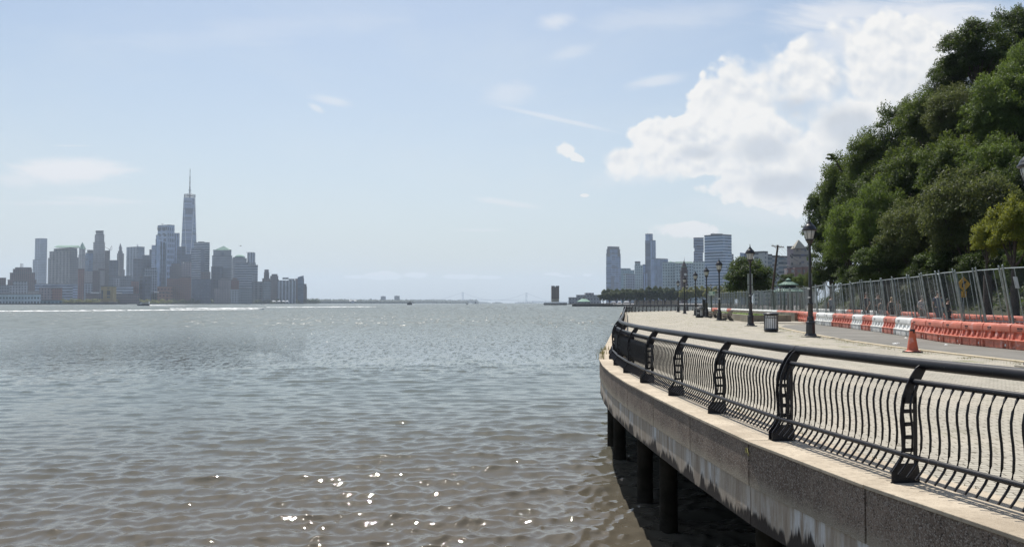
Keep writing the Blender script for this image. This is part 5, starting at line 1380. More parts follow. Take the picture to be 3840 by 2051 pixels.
# front rows
bld('concrete_block','pale mixed block below the needle-topped tower',3000,[(407,498,1053),(410,496,1036)],'grey')
bld('pale_low_block','small pale cube in the middle distance below the deco tower',2950,[(426,449,1043)],'palegrid')
bld('brown_apartment','brown apartment slab left of the crane tower foot',2900,[(347,374,1016),(368,407,1008)],'brown')
bld('beige_apartment','grey-beige apartment block below the gothic spire',2950,[(315,349,1018)],'beige')
bld('redbrown_slab','narrow red-brown slab right of the wide taupe tower',2850,[(292,316,1009)],'brick')
bld('pale_grid_block','low pale gridded block by the shore left of the vent house',2750,[(315,347,1063)],'palegrid')
bld('blue_band_block','low blue and white banded block behind the yellow vent house',2750,[(421,500,1076)],'lowband')
bld('blue_glass_block','dark blue glass block left of the ferry',2800,[(523,567,1038)],'slate',c=.5)
bld('grey_stepped_block','grey block with a dark top below the slanted glass tower',2900,[(538,590,1022),(541,587,1006)],'greygrid')
bld('brick_block','small brick block behind the shoreline trees left of the ferry',2800,[(491,520,1056)],'brick')
bld('long_band_block','long low block with white bands above the red pier houses',2700,[(131,275,1066)],'lowband')
bld('white_end_block','narrow white vertical block at the end of the long banded block',2690,[(273,291,1066)],'white')
bld('brick_warehouse','grey-red warehouse in front of the long banded block',2500,[(147,234,1080)],'pinkish')
bld('red_warehouse','red brick warehouse at the right end of the grey-red one',2480,[(195,234,1082)],'brick')
bld('grey_low_block','low grey block at the left edge behind the pier shed',2600,[(-40,36,1070)],'grey')
bld('beige_step_block','beige stepped block behind the pier shed',2600,[(35,105,1071),(49,103,1056)],'palegrid')
bld('cream_low_block','low cream building right behind the pier shed',2550,[(105,148,1092)],'beige')
b = bld('long_brown_shed','long low dark building along the shore with a white roof part',2600,[(323,524,1102)],'brown')
part(b,'white_roof_or_glint',M['roofwhite'],2600,rect(340,372,1096,1101,4)); part(b,'white_roof_or_glint',M['roofwhite'],2600,rect(424,456,1097,1101,4))
b = bld('domed_hall','low brown hall with a painted white roof glint behind the ferry',2900,[(556,640,1101),(566,632,1096)],'orange')
part(b,'white_roof_or_glint',M['roofwhite'],2900,rect(577,596,1093.6,1097.4,-3))  # sun glint on the hall roof, painted as a white patch
bld('orange_block','orange-brown building right of the low brown hall',3000,[(586,647,1075)],'orange')
bld('dark_red_block','dark red-brown block below the tallest tower',3050,[(625,674,1045)],'brick')
b = bld('brown_apartment_tower','brown apartment tower with a painted pale glint, below the tallest tower',3050,[(678,717,984)],'pinkish')
part(b,'white_roof_or_glint',M['roofwhite'],3050,rect(685,691,983,986.5,-2))  # glint at the tower top put in as a white patch
bld('brown_school_block','brown arched block left of the glinting apartment tower',3100,[(636,678,1000),(641,673,989)],'brown')
bld('redbrick_tower','red brick block at the shore below the glinting apartment tower',2950,[(673,717,1040)],'brick')
bld('dark_grid_block','dark blue gridded apartment block right of the red brick one',2950,[(719,791,1047)],'darkgrid')
bld('dark_top_block','dark block behind the blue gridded one',3050,[(752,789,1021)],'brown')
bld('pink_apartment','pinkish gridded apartment block below the pyramid roof',2950,[(803,863,1082),(819,863,1050),(826,858,1044)],'pinkish')
bld('red_apartment','small red-brown block between the pinkish block and the dark stepped one',3000,[(865,896,1051),(871,889,1043)],'brick')
bld('pale_low_apartment','low pale block at the shore below the small red-brown one',2900,[(865,897,1086)],'palegrid')
bld('grey_shore_block','low grey-green block at the shore below the stepped glass',2900,[(898,946,1082)],'grey')
# pier sheds and vent house
M['deckdark'] = mat('dark_pier_timber', (.05,.045,.045), .9, 0, .2, .1)
ps = bld('pier_shed','long pale green two-storey pier shed at the left edge',2150,[(-60,154,1104)],'shed',dep=60,base=3)
part(ps,'roof_truss',M['steelmast'],2150,lambda mb,L:[mb.tube([L(x,1104,2),L(x+5,1099,2),L(x+10,1104,2)],.5,4) for x in range(-60,150,10)])
p = empty('pier', (X_(100,2140),2140,0), 0, 'dark timber pier under the pale green shed', 'pier')
part(p,'pier_deck',M['deckdark'],2140,lambda mb,L: mb.box(L(-60,1140)[0],L(253,1140)[0],-5,60,-.8,3.0))
p = empty('pier', (X_(340,2200),2200,0), 0, 'low dark pier carrying the yellow vent house', 'pier')
part(p,'pier_deck',M['deckdark'],2200,lambda mb,L: mb.box(L(254,1140)[0],L(440,1140)[0],-5,60,-.8,4.2))
bld('boat_house','low blue-grey boathouse right of the pale green shed',2170,[(155,234,1127)],'teal',base=3)
v = empty('vent_house', (X_(395,2230),2230,4), 0, 'yellow brick octagonal vent house with a dark flat cap on the pier', 'building')
def oct_(x0, x1, yt, yb, s=1.0):
    def f(mb, L):
        a, b_ = L(x0,yb), L(x1,yb); r = (b_[0]-a[0])/2*s; cx_ = (a[0]+b_[0])/2; k = r*.5
        pts = [(cx_-r,-k+r),(cx_-k,-r+r),(cx_+k,-r+r),(cx_+r,-k+r),(cx_+r,k+r),(cx_+k,2*r),(cx_-k,2*r),(cx_-r,k+r)]
        mb.prism(pts, a[2], L(x0,yt)[2])
    return f
part(v,'walls',FC['cream'] if False else mat('yellow_vent_brick',(.40,.30,.15),.8,0,.12,.1),2230,oct_(372,419,1075,1133))
part(v,'plinth',FC['cream'],2230,oct_(369,423,1131,1138)); part(v,'cap',M['roofgrey'],2230,oct_(370,421,1072,1075))
for (a,b_,c_,d_) in ((379,386,1088,1120),(401,413,1090,1107),(401,413,1111,1117),(402,411,1080,1083)): part(v,'louvre',M['roofgrey'],2230,rect(a,b_,c_,d_,-1))
# white peaked tents near the tip
for k, x in enumerate((1026,1043,1063,1073)):
    t = empty('tent', (X_(x,3000),3000,BZ), 0, f'white peaked canopy, {ORD[k]} from the left of those near the island tip', 'tent')
    part(t,'canopy',M['roofwhite'],3000,pyr(x-7,x+7,1131,x+(3 if k%2 else -3),1125.5,12)); part(t,'poles',M['steelmast'],3000,lambda mb,L,x=x:[mb.tube([L(x+d_,1137,0),L(x+d_,1131,0)],.4,4) for d_ in (-6,6)])
# shoreline trees of the island (one far mass)
def treeline(name, x0, x1, Y0, Y1, h, m, label, seed, n=5200, size=3.4, base=BZ):
    g = np.random.default_rng(seed); f = g.random(n); Y = Y0+(Y1-Y0)*f
    X = (x0+(x1-x0)*f-1920)/F*Y; c = np.floor(f*(x1-x0)/9); hh = h*(.55+.45*np.abs(np.sin(c*1.7+seed)))*(.75+.3*np.sin(f*90))
    z = base+g.random(n)**.7*hh; Y = Y+g.normal(size=n)*9
    p = np.stack([X,Y,z],1); nv = g.normal(size=(n,3)); nv[:,2] = np.abs(nv[:,2])+.3; nv /= np.linalg.norm(nv,axis=1)[:,None]
    a = np.cross(nv, g.normal(size=(n,3))); a /= np.linalg.norm(a,axis=1)[:,None]; b = np.cross(nv,a); L = size*g.uniform(.6,1.3,n)[:,None]
    V = np.stack([p-a*L*.5,p+b*L*.35,p+a*L*.5,p-b*L*.35],1).reshape(-1,3)
    tag(np_mesh(name, V, np.arange(n*4).reshape(-1,4), m), label, 'trees', kind='stuff')
treeline('shore_trees', 236, 640, 2360, 2820, 15, M['leaf_far_yellow'], 'green strip of small trees along the left island shore', 1)
treeline('shore_trees', 640, 1150, 2850, 3330, 17, M['leaf_far'], 'dark strip of waterfront trees from the ferry to the island tip', 2, 7000)
treeline('shore_trees', 1148, 1200, 3380, 3520, 22, M['leaf_far'], 'low wooded end of the island', 4, 1500)
# ================= far shores
def ridge(name, label, x0, x1, Y, yt, seed, m, dep=400, kind='structure', amp=.25):
    g = random.Random(seed); mb = MB(); n = int((x1-x0)/2.5); top = []
    for k in range(n+1):
        x = x0+(x1-x0)*k/n; f = yt(x) if callable(yt) else yt
        e_ = min(1, k/5, (n-k)/5)
        top.append((x, 1135.5-(1135.5-f)*(1-amp+amp*g.random()*1.6)*max(.12,e_)))
    vs = []
    for x, y in top:
        p = at(x, y, Y); vs += [(p.x,Y,-.8),(p.x,Y,p.z*.5),(p.x*(1+40/Y),Y+40,p.z),(p.x*(1+dep/Y),Y+dep,-.8)]
    fs = [(4*k+q,4*k+4+q,4*k+5+q,4*k+1+q) for k in range(n) for q in range(3)]
    mb.add(vs, fs); o = mb.build(name, m); return tag(o, kind=kind)
M['far_wood'] = mat('far_wooded_shore', (.03,.042,.03), .9, 0, .35, .01)
ridge('hills', '', 1150, 1560, 5200, lambda x: 1121+ (x-1150)*.01, 3, M['far_wood'])
ridge('hills', '', 1185, 1800, 9500, lambda x: 1123, 5, M['far_wood'], 900)
ridge('hills', '', 1510, 1760, 6800, lambda x: 1126 if x < 1680 else 1129, 6, M['far_wood'])
ridge('hills', '', 1690, 1840, 11500, lambda x: 1126+(x-1690)*.045, 7, M['far_wood'], 1200)
ridge('hills', '', 1845, 1885, 9000, 1132.5, 8, M['far_wood'], 300); ridge('hills', '', 1930, 2010, 12000, 1132, 9, M['far_wood'], 300); ridge('hills', '', 1985, 2150, 16500, 1129.5, 10, M['far_wood'], 900)
for k,(x0,x1,yt,lab) in enumerate(((1428,1447,1111.5,'left one of two hazy twin apartment blocks beyond the island tip'),(1479,1499,1110,'right one of two hazy twin apartment blocks beyond the island tip'))):
    b = bld('apartment_block',lab,7200,[(x0,x1,yt)],'slate',dep=60); part(b,'roof_house',M['roofgrey'],7200,rect(x0+7,x0+11,yt-2,yt,8)); 
b = bld('domed_building','tiny hazy domed building left of the twin blocks',7200,[(1384,1396,1124)],'grey'); part(b,'dome',M['roofgrey'],7200,cyl(1386,1394,1119,1124,4,12,True))
b = bld('terminal','low pale terminal building with a white roof right of the island tip',4400,[(1318,1329,1128)],'white'); part(b,'roof',M['roofwhite'],4400,pyr(1311,1336,1128,1323,1126,20,20))
# suspension bridge
def bridge():
    Y = 15000; e = empty('suspension_bridge', (X_(1850,Y),Y,0), 0, 'pale hazy suspension bridge with two towers on the horizon', 'bridge')
    tw_ = [1735.5,1974]
    for x, yt in ((1735.5,1095.5),(1974,1098)):
        def f(mb, L, x=x, yt=yt):
            for dx in (-2.1,2.1):
                a = L(x+dx-.95,1136); b_ = L(x+dx+.95,yt); mb.box(a[0],b_[0],-8,8,0,b_[2])
            for py in (yt+1,1108,1126): a = L(x-2.2,py+1.4); b_ = L(x+2.2,py-1.2); mb.box(a[0],b_[0],-5,5,a[2],b_[2])
        part(e,'tower',M['bridge'],Y,f)
    def dk(mb, L):
        pts = [(1540,1134.5),(1640,1130),(1735.5,1127),(1790,1125),(1855,1124.3),(1915,1125),(1974,1127),(2040,1129.5),(2140,1133)]
        for a, b_ in zip(pts[:-1], pts[1:]):
            A, B = L(*a), L(*b_); mb.add([(A[0],-14,A[2]-7),(B[0],-14,B[2]-7),(B[0],-14,B[2]),(A[0],-14,A[2]),(A[0],14,A[2]-7),(B[0],14,B[2]-7),(B[0],14,B[2]),(A[0],14,A[2])],[(0,1,2,3),(3,2,6,7),(7,6,5,4),(4,5,1,0)])
    part(e,'deck',M['bridge'],Y,dk)
    def cb(mb, L):
        P = []
        for k in range(25):
            t = k/24; x = 1735.5+(1974-1735.5)*t; y = 1096+28*(1-(2*t-1)**2)+2.2*t; P.append(L(x, y))
        mb.tube(P, 2.6, 5); mb.tube([L(1735.5,1096),L(1690,1112),L(1650,1124),L(1625,1130)], 2.4, 5); mb.tube([L(1974,1098.5),L(2010,1113),L(2045,1126),L(2060,1130)], 2.4, 5)
    part(e,'main_cable',M['bridge'],Y,cb)
    def hg(mb, L):
        for k in range(1,24):
            t = k/24; x = 1735.5+(1974-1735.5)*t; y = 1096+28*(1-(2*t-1)**2)+2.2*t; mb.tube([L(x,y),L(x,1125)],.7,3,cap=False)
    part(e,'suspender',M['bridge'],Y,hg)
M['bridge'] = mat('bridge_grey', (.10,.13,.17), .7, 0, .1, .01)
bridge()
# ================= right-hand skyline
def r_(*a, **k): k.setdefault('base', 2.3); return bld(*a, **k)
b = r_('tapered_glass_tower','blue glass tower with a tapered crown, leftmost of the right-hand skyline',3500,[(2273,2329,1005),(2273.5,2328,952),(2275,2326,935),(2278,2323,925)],'jcblue',c=.3)
part(b,'crown_recess',M['roofgrey'],3500,lambda mb,L: [mb.box(*(lambda a,b_: (a[0],b_[0],a[1],a[1]+1,a[2],b_[2]))(L(x0,y1,-14),L(x1,y0,-14))) for x0,x1,y0,y1 in ((2279,2322,926.5,934.5),(2277,2287,934.5,962),(2316,2325,934.5,962))])
part(b,'dark_panel',M['win_dark'],3500,rect(2291,2303,1034,1085,-14)); part(b,'louvre_band',M['win_dark'],3500,rect(2292,2315,998,1001,-14))
r_('teal_block','teal glass block right of the tapered blue tower',3300,[(2329,2379,1014),(2329,2365,1007.6)],'teal')
r_('pale_teal_block','low pale teal block in front of the teal one',3000,[(2338,2358,1027)],'palegreen')
r_('grey_block','grey gridded low block right of the pale teal one',2950,[(2348,2381,1029)],'greygrid')
b = r_('slim_tower','slim grey-green tower with a dark cap between the teal block and the tallest one',3000,[(2380,2412,996),(2381,2402,981.6)],'palegreen'); part(b,'cap',M['roofgrey'],3000,rect(2382,2401,982,987,-2))
r_('blue_block','blue block left of the tallest tower of the right-hand skyline',3100,[(2410,2424,993)],'jcblue')
r_('low_blue_block','low blue-grey block at the foot of the slim tower',2900,[(2411,2428,1025)],'jcvert')
b = r_('tallest_right_tower','tallest slender blue-grey tower of the right-hand skyline',3000,[(2420,2460,902),(2421,2449,878)],'jcvert',c=.62); part(b,'mast',M['steelmast'],3000,pole(2428,878,874,1.2))
b = r_('residential_tower','blue residential tower with a spiky parapet',2700,[(2443,2506,971)],'jcvert',c=.2); part(b,'parapet_fins',M['roofgrey'],2700,lambda mb,L:[mb.tube([L(2448+k*5,971,8),L(2448+k*5,968.5,8)],.9,4) for k in range(11)])
b = r_('pale_residential_tower','pale green residential tower with a tiny pyramid roof',2600,[(2485,2546,984.6)],'palegreen'); part(b,'roof',M['copper_far'],2600,pyr(2503,2528,984,2516,978.5,20))
b = r_('green_roof_tower','pale tower with a long green mansard behind the clock spire',2550,[(2531,2603,989)],'palegreen')
part(b,'roof',M['copper'],2550,lambda mb,L: mb.add([L(2531,989,0),L(2604,989,0),L(2595,981,10),L(2533,981,10),L(2604,989,30),L(2531,989,30)],[(0,1,2,3),(1,4,2),(3,2,4,5),(0,3,5)]))
r_('teal_gridded_block','teal-grey gridded block right of the clock tower',2400,[(2600,2645,981.6)],'palegreen')
r_('stacked_tower','tower of stacked offset glass cubes',2500,[(2604,2638,985),(2602.5,2637,945),(2605,2640,928.5),(2602,2640,892.5)],'stack',dep=30)
b = r_('curved_tower','broad curved glass condominium tower with white floor lines',2000,[(2643,2745,881)],'curved',c=.66); part(b,'roof_plant',M['roofgrey'],2000,rect(2665,2710,876.5,881,20)); part(b,'mast',M['steelmast'],2000,pole(2674,877,872,.7,20))
r_('sliver_tower','thin grey tower sliver right of the broad curved tower',2200,[(2740,2752,955)],'grey')
r_('pale_slant_tower','pale bluish tower with a slanted top behind the round tree',900,[(2776,2806,947)],'icygrid',slant=953,roof=False)
b = r_('white_grid_tower','white gridded condominium above the round tree',800,[(2828.5,2881,948)],'condo',c=.7)
r_('step_block','pale block stepping down right of the white gridded one',820,[(2880,2897,959)],'condo2'); r_('balcony_block','banded balcony block left of the utility pole',780,[(2897,2926,964)],'condo2'); r_('glass_balcony_block','grey banded glass block right of the utility pole',740,[(2920,2962,966)],'condo2',c=.4)
r_('pinkish_sliver','narrow pinkish tower left of the pyramid-roofed office',720,[(2953,2978,930)],'pinkish')
b = r_('pyramid_office','grey stone office tower with a pale pyramid roof and red brick lower wings',620,[(2962,3055,1010),(2964,3048,962),(2977,3040,932)],'stone',dep=20)
part(b,'roof',M['conc'],620,pyr(2979,3024,931,3001.5,898,9)); part(b,'brick_wing',FC['redoffice'],615,rect(2952,2976,1006,1078,-6,6)); part(b,'brick_wing',FC['redoffice'],615,rect(2983,3010,1002,1078,-6,6)); part(b,'brick_wing',FC['redoffice'],615,rect(3014,3056,1000,1078,-5,5))
part(b,'glass_bays',M['win_dark'],615,lambda mb,L:[mb.box(*(lambda a,b_: (a[0],b_[0],a[1],a[1]+.3,a[2],b_[2]))(L(x0,y1,-1),L(x1,y0,-1))) for x0,x1,y0,y1 in ((3004,3018,953,960),(3006,3016,979,986),(3004,3020,934,938))])
# clock tower
ct = empty('clock_tower', (X_(2567.5,1200),1200,2.3), 0, 'dark bronze railway clock tower with pointed spire and white clock face', 'clock tower')
def sqp(x0, x1, yt, yb, dy=0):
    def f(mb, L):
        a, b_ = L(x0,yb,dy), L(x1,yb,dy); w_ = b_[0]-a[0]; mb.box(a[0],b_[0],dy,dy+w_,a[2],L(x0,yt,dy)[2])
    return f
part(ct,'shaft',FC['clockbrick'],1200,sqp(2556,2579,1018,1137)); part(ct,'cornice',FC['clockbrick'],1200,sqp(2554,2581,1015.5,1019,-1)); part(ct,'belfry',FC['clockbrick'],1200,sqp(2557.5,2576.5,1000,1016,1)); part(ct,'belfry_cornice',M['copper_far'],1200,sqp(2556.5,2577.5,998.5,1001,.5))
part(ct,'spire',FC['clockbrick'],1200,pyr(2559,2574.5,999,2566.5,976,6)); part(ct,'finial',M['steelmast'],1200,pole(2566.5,978,963,.25,3))
part(ct,'clock_face',M['white'],1200,lambda mb,L:(lambda c_,r: mb.add([(c_[0]+r*math.cos(q*math.pi/10),-1.3,c_[2]+r*math.sin(q*math.pi/10)) for q in range(20)]+[(c_[0]+r*math.cos(q*math.pi/10),-1.05,c_[2]+r*math.sin(q*math.pi/10)) for q in range(20)],[tuple(range(19,-1,-1))]+[(q,(q+1)%20,20+(q+1)%20,20+q) for q in range(20)]))(L(2569.5,1029),1.75))
part(ct,'clock_hands',M['dark'],1200,lambda mb,L:(lambda c_: (mb.box(c_[0]-.12,c_[0]+.12,-1.5,-1.35,c_[2]-.2,c_[2]+1.4),mb.box(c_[0]-.2,c_[0]+1.0,-1.5,-1.35,c_[2]-.12,c_[2]+.12)))(L(2569.5,1029)))
for y in (1040,1062,1085): part(ct,'slit_window',M['dark'],1200,rect(2565.5,2569.5,y,y+14,-.6,.3))
# pier with green-roofed pavilion, low terminal behind, vent shaft
M['pier_conc'] = mat('pier_concrete', (.19,.18,.16), .85, 0, .2, .2)
p = empty('pier', (X_(2230,992),992,0), 0, 'long low pier with the green-roofed pavilion, in front of the dark park trees', 'pier')
part(p,'pier_deck',M['pier_conc'],992,lambda mb,L: mb.box(L(2149,1140)[0],L(2300,1140)[0],0,22,2.0,3.2))
part(p,'piles',M['deckdark'],992,lambda mb,L: [mb.box(L(2151+k*4.2,1140)[0]-.6,L(2151+k*4.2,1140)[0]+.6,y,y+1.2,-.8,2.0) for k in range(36) for y in (1,18)])
part(p,'railing',M['steelmast'],992,lambda mb,L: [mb.tube([(L(2149,1140)[0],.3,3.2+h),(L(2300,1140)[0],.3,3.2+h)],.05,4) for h in (.5,1.0)]+[mb.tube([(L(2149+k*2.5,1140)[0],.3,3.2),(L(2149+k*2.5,1140)[0],.3,4.2)],.06,4) for k in range(60)])
gz2 = empty('pavilion', (X_(2189,1003),1003,3.2), 0, 'pavilion with wide pale green hipped roof at the pier end', 'pavilion')
part(gz2,'roof',M['copper_far'],1003,lambda mb,L:(lambda k: mb.lathe([(26.5*k,L(2189,1132)[2]),(26*k,L(2189,1130.5)[2]),(9*k,L(2189,1121)[2]),(5*k,L(2189,1119)[2])],12,(0,0,0),smooth=False))(1003/F))
part(gz2,'lantern',M['deckdark'],1003,lambda mb,L:(lambda k: mb.lathe([(5*k,L(2189,1119)[2]),(5*k,L(2189,1117)[2]),(6*k,L(2189,1116.7)[2]),(2*k,L(2189,1114)[2]),(.3*k,L(2189,1112)[2])],10,(0,0,0),smooth=False))(1003/F))
part(gz2,'posts',M['deckdark'],1003,lambda mb,L:[mb.tube([(7.2*math.cos(q*math.pi/6),7.2*math.sin(q*math.pi/6),0),(7.2*math.cos(q*math.pi/6),7.2*math.sin(q*math.pi/6),L(2189,1132)[2])],.18,5) for q in range(12)])
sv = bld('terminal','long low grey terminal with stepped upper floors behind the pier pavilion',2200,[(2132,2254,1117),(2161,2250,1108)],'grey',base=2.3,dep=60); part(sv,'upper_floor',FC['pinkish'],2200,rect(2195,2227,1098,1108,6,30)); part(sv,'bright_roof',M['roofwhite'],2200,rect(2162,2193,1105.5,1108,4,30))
vt = empty('vent_shaft', (X_(2083,1540),1540,2), 0, 'brown brick vent tower with pale base and twin caps standing in the water', 'building')
part(vt,'shaft',FC['vent'],1540,sqp(2068,2097,1076,1121)); part(vt,'base',FC['cream'],1540,sqp(2068.5,2096.5,1121,1133,.3)); part(vt,'cap',M['roofgrey'],1540,sqp(2068,2080.5,1071.6,1076,0)); part(vt,'cap',M['roofgrey'],1540,sqp(2084,2097.3,1071.6,1076,0))
p = empty('pier', (X_(2082,1535),1535,0), 0, 'fendered platform around the brown vent tower', 'pier')
part(p,'pier_deck',M['deckdark'],1535,lambda mb,L: mb.box(L(2039,1140)[0],L(2125,1140)[0],-6,22,1.4,2.6)); part(p,'piles',M['deckdark'],1535,lambda mb,L: [mb.box(L(2041+k*3.6,1140)[0]-.7,L(2041+k*3.6,1140)[0]+.7,-5,-3.6,-.8,4.4) for k in range(24)])
part(p,'catwalk',M['deckdark'],1535,lambda mb,L: mb.box(L(2125,1140)[0],L(2150,1140)[0],2,6,1.8,2.9))
# white marquee roofs and parked boats under the park trees
for k, (x0,x1,y0,y1,lab) in enumerate(((2291,2312,1129,1135,'left white boat cover under the park trees'),(2318,2330,1129,1134,'small middle white boat cover under the park trees'),(2338,2365,1128.5,1134,'right white boat cover under the park trees'),(2277,2286,1131,1135,'smallest white cover at the left end of the park trees'))):
    t = empty('boat_cover', (X_((x0+x1)/2,975),975,2.3), 0, lab, 'boat cover')
    t.location.y = 1010; part(t,'canopy',M['roofwhite'],1010,pyr(x0,x1,y1,(x0+x1)/2,y0,5,1.5)); part(t,'hull',M['grey'],1010,rect(x0+2,x1-2,y1,1137.5,1,3))
# park kiosks fence row: low cream wall behind the trunks
w_ = MB(); Yw = 1045
for k in range(34): w_.box(X_(2378+k*5,Yw),X_(2378+k*5+4.3,Yw),Yw,Yw+.5,2.3,2.3+5.2+.6*math.sin(k*2.1))
tag(w_.build('park_wall', M['cream_wall'] if 'cream_wall' in M else mat('tan_park_wall',(.27,.22,.15),.9,0,.15,.2)), 'tan wall behind the trunks of the park trees', 'wall')
# ================= boats
def hullpts(L_, W_): return [(-L_/2,-W_*.42),(L_*.2,-W_*.5),(L_*.42,-W_*.28),(L_/2,0),(L_*.42,W_*.28),(L_*.2,W_*.5),(-L_/2,W_*.42)]
def boat(name, label, px, Y, L_, W_, rz, cat, m='navy', **kw):
    e = empty(name, (X_(px,Y), Y, 0), rz, label, cat); h = MB()
    low = [(x*.92, y*.8) for x, y in hullpts(L_, W_)]; h.prism(low, -.5, kw.get('h', 1.6), hullpts(L_, W_)); h.build('hull', M[m], e); return e
M['navy'] = mat('dark_navy_hull', (.03,.035,.07), .4, 0, .1, .3); M['hull_red'] = mat('dark_red_windows', (.12,.05,.05), .3); M['brownhull'] = mat('dark_brown_hull', (.06,.05,.06), .5, 0, .2, .3)
M['sail'] = mat('sail_cloth', (.8,.78,.72), .6, 0, .03, .3)
f = boat('ferry','white and navy passenger ferry heading left with a foaming wake',538.5,1260,18.5,6.5,math.pi+.12,'ferry',h=2.2)
mb = MB(); mb.prism([(-8.6,-2.7),(4,-2.8),(6.5,-1.6),(6.5,1.6),(4,2.8),(-8.6,2.7)], 2.2, 4.4, [(-8.6,-2.5),(1.5,-2.5),(3.5,-1.4),(3.5,1.4),(1.5,2.5),(-8.6,2.5)]); mb.build('cabin', M['white'], f)
mb = MB(); mb.tube([(-8.3,-2.75,2.6),(-5,-2.78,3.9),(-2,-2.78,4.1),(2,-2.85,2.7)], .35, 6)
mb.prism([(-7.8,-2.82),(1.0,-2.86),(1.0,2.86),(-7.8,2.82)], 2.7, 3.6); mb.build('window_band', M['hull_red'], f)
mb = MB(); mb.box(2.2,6.2,-1.8,1.8,4.2,5.4); mb.build('wheelhouse', M['dark'], f)
mb = MB(); mb.box(1.9,6.5,-2,2,5.4,5.8); mb.prism([(-8.9,-2.2),(-7.2,-2.2),(-7.2,2.2),(-8.9,2.2)], 4.4, 6.6, [(-8.9,-2.2),(-8.3,-2.2),(-8.3,2.2),(-8.9,2.2)]); mb.build('upper_works', M['white'], f)
mb = MB(); mb.tube([(3.5,0,5.8),(3.2,0,8.0)], .12, 5); mb.tube([(0,-2.4,5.2),(-8,-2.4,5.2)], .06, 4); mb.build('mast', M['steelmast'], f)
mb = MB(); R = random.Random(8); vs = []
for k in range(26):
    x = 9+k*2.6; vs += [(x,-2.2-.05*k,.02),(x,0,.9*(1-k/26)+.1*R.random()),(x,2.2+.05*k,.02)]
mb.add(vs, [(3*k,3*k+3,3*k+4,3*k+1) for k in range(25)]+[(3*k+1,3*k+4,3*k+5,3*k+2) for k in range(25)], True)
o = mb.build('wake_foam', M['foam'], loc=(f.location.x, f.location.y, .1), rz=.12); tag(o, 'short white wake trailing the ferry', 'wake', kind='stuff')
f = boat('tour_boat','dark two-deck boat seen from astern in mid channel',1537,1750,10.5,6,-.3,'boat','brownhull',h=2.2)
mb = MB(); mb.box(-4.6,3.2,-2.2,2.2,2.2,4.2); mb.box(-1.6,3.0,-2,2,4.2,6.0); mb.build('cabin', M['brownhull'], f); mb = MB(); mb.box(-1.9,3.3,-2.2,2.2,6.0,6.3); mb.build('roof', M['white'], f); mb = MB(); mb.box(-4.7,3.3,-2.3,-2.2,2.9,3.5); mb.box(-1.0,2.6,-2.1,-2.0,4.7,5.4); mb.build('window_band', M['grey'], f)
for px, Y, s_, lab in ((1751,2100,1.0,'cream-sailed yacht below the left bridge tower'),(1694,2800,.75,'tiny white sailboat left of the cream-sailed yacht')):
    f = boat('sailboat',lab,px,Y,6.5*s_,2.2*s_,.3,'sailboat','brownhull' if s_ == 1 else 'white',h=.9)
    mb = MB(); H_ = 10*s_; mb.tube([(.3,0,.8),(.3,0,H_)], .08, 5); mb.build('mast', M['steelmast'], f)
    mb = MB(); mb.add([(.2,0,1.2),(-3.0*s_,.25,1.3),(-1.4*s_,.3,H_*.5),(.2,0,H_*.98)],[(0,1,2,3)]); mb.add([(.5,0,1.2),(3.0*s_,-.2,1.1),(.5,0,H_*.8)],[(0,1,2)]); mb.build('sail', M['sail'], f)
f = boat('barge','low flat barge with a small tug tower right of the yacht',1783,3600,28,8,0,'barge','navy',h=1.8); mb = MB(); mb.box(-3,3,-2,2,1.8,5.5); mb.box(-1.2,1.2,-1,1,5.5,9.5); mb.build('tower', M['navy'], f)
for px, Y, lab in ((935,2300,'white motorboat close under the island shore, left one'),(984,2350,'white motorboat close under the island shore, right one'),(1803,3300,'tiny white motorboat right of the barge')):
    f = boat('motorboat',lab,px,Y,9,3,.1,'motorboat','white',h=1.2); mb = MB(); mb.box(-1.5,2,-1.1,1.1,1.2,2.5); mb.build('cabin', M['white'], f); mb = MB(); mb.box(-1.2,1.8,-1.15,-1.1,1.6,2.2); mb.build('window_band', M['dark'], f)
h = empty('helicopter', at(903,922,2400), .2, 'tiny dark helicopter flying right of the pyramid roof', 'helicopter')
mb = MB(); mb.tube([(-2.6,0,0),(-1.5,0,.1),(0,0,.1),(1.6,0,.05),(2.3,0,-.1)], [.3,.9,1.1,.8,.2], 8); mb.tube([(-1.8,0,.3),(-6,0,.9)], [.3,.12], 5); mb.box(-6.3,-5.8,-.05,.05,.6,1.9); mb.build('fuselage', M['dark'], h)
mb = MB(); mb.box(-5,5,-.12,.12,1.35,1.4); mb.box(-.12,.12,-5,5,1.42,1.47); mb.lathe([(.12,1.0),(.12,1.5)], 6); mb.build('rotor', M['dark'], h)
# ================= haze
hz = MB(); hz.box(-9500,9500,-9500,21000,-3,640)
hm = bpy.data.materials.new('haze_air'); hm.use_nodes = True; nt = hm.node_tree; nt.nodes.clear()
ou = nt.nodes.new('ShaderNodeOutputMaterial'); pv_ = nt.nodes.new('ShaderNodeVolumePrincipled')
pv_.inputs['Color'].default_value = HAZE_COL+(1,); pv_.inputs['Density'].default_value = HAZE_D; pv_.inputs['Anisotropy'].default_value = .25
nt.links.new(pv_.outputs[0], ou.inputs['Volume'])
tag(hz.build('haze', hm), 'pale haze over the river', 'haze', kind='stuff')
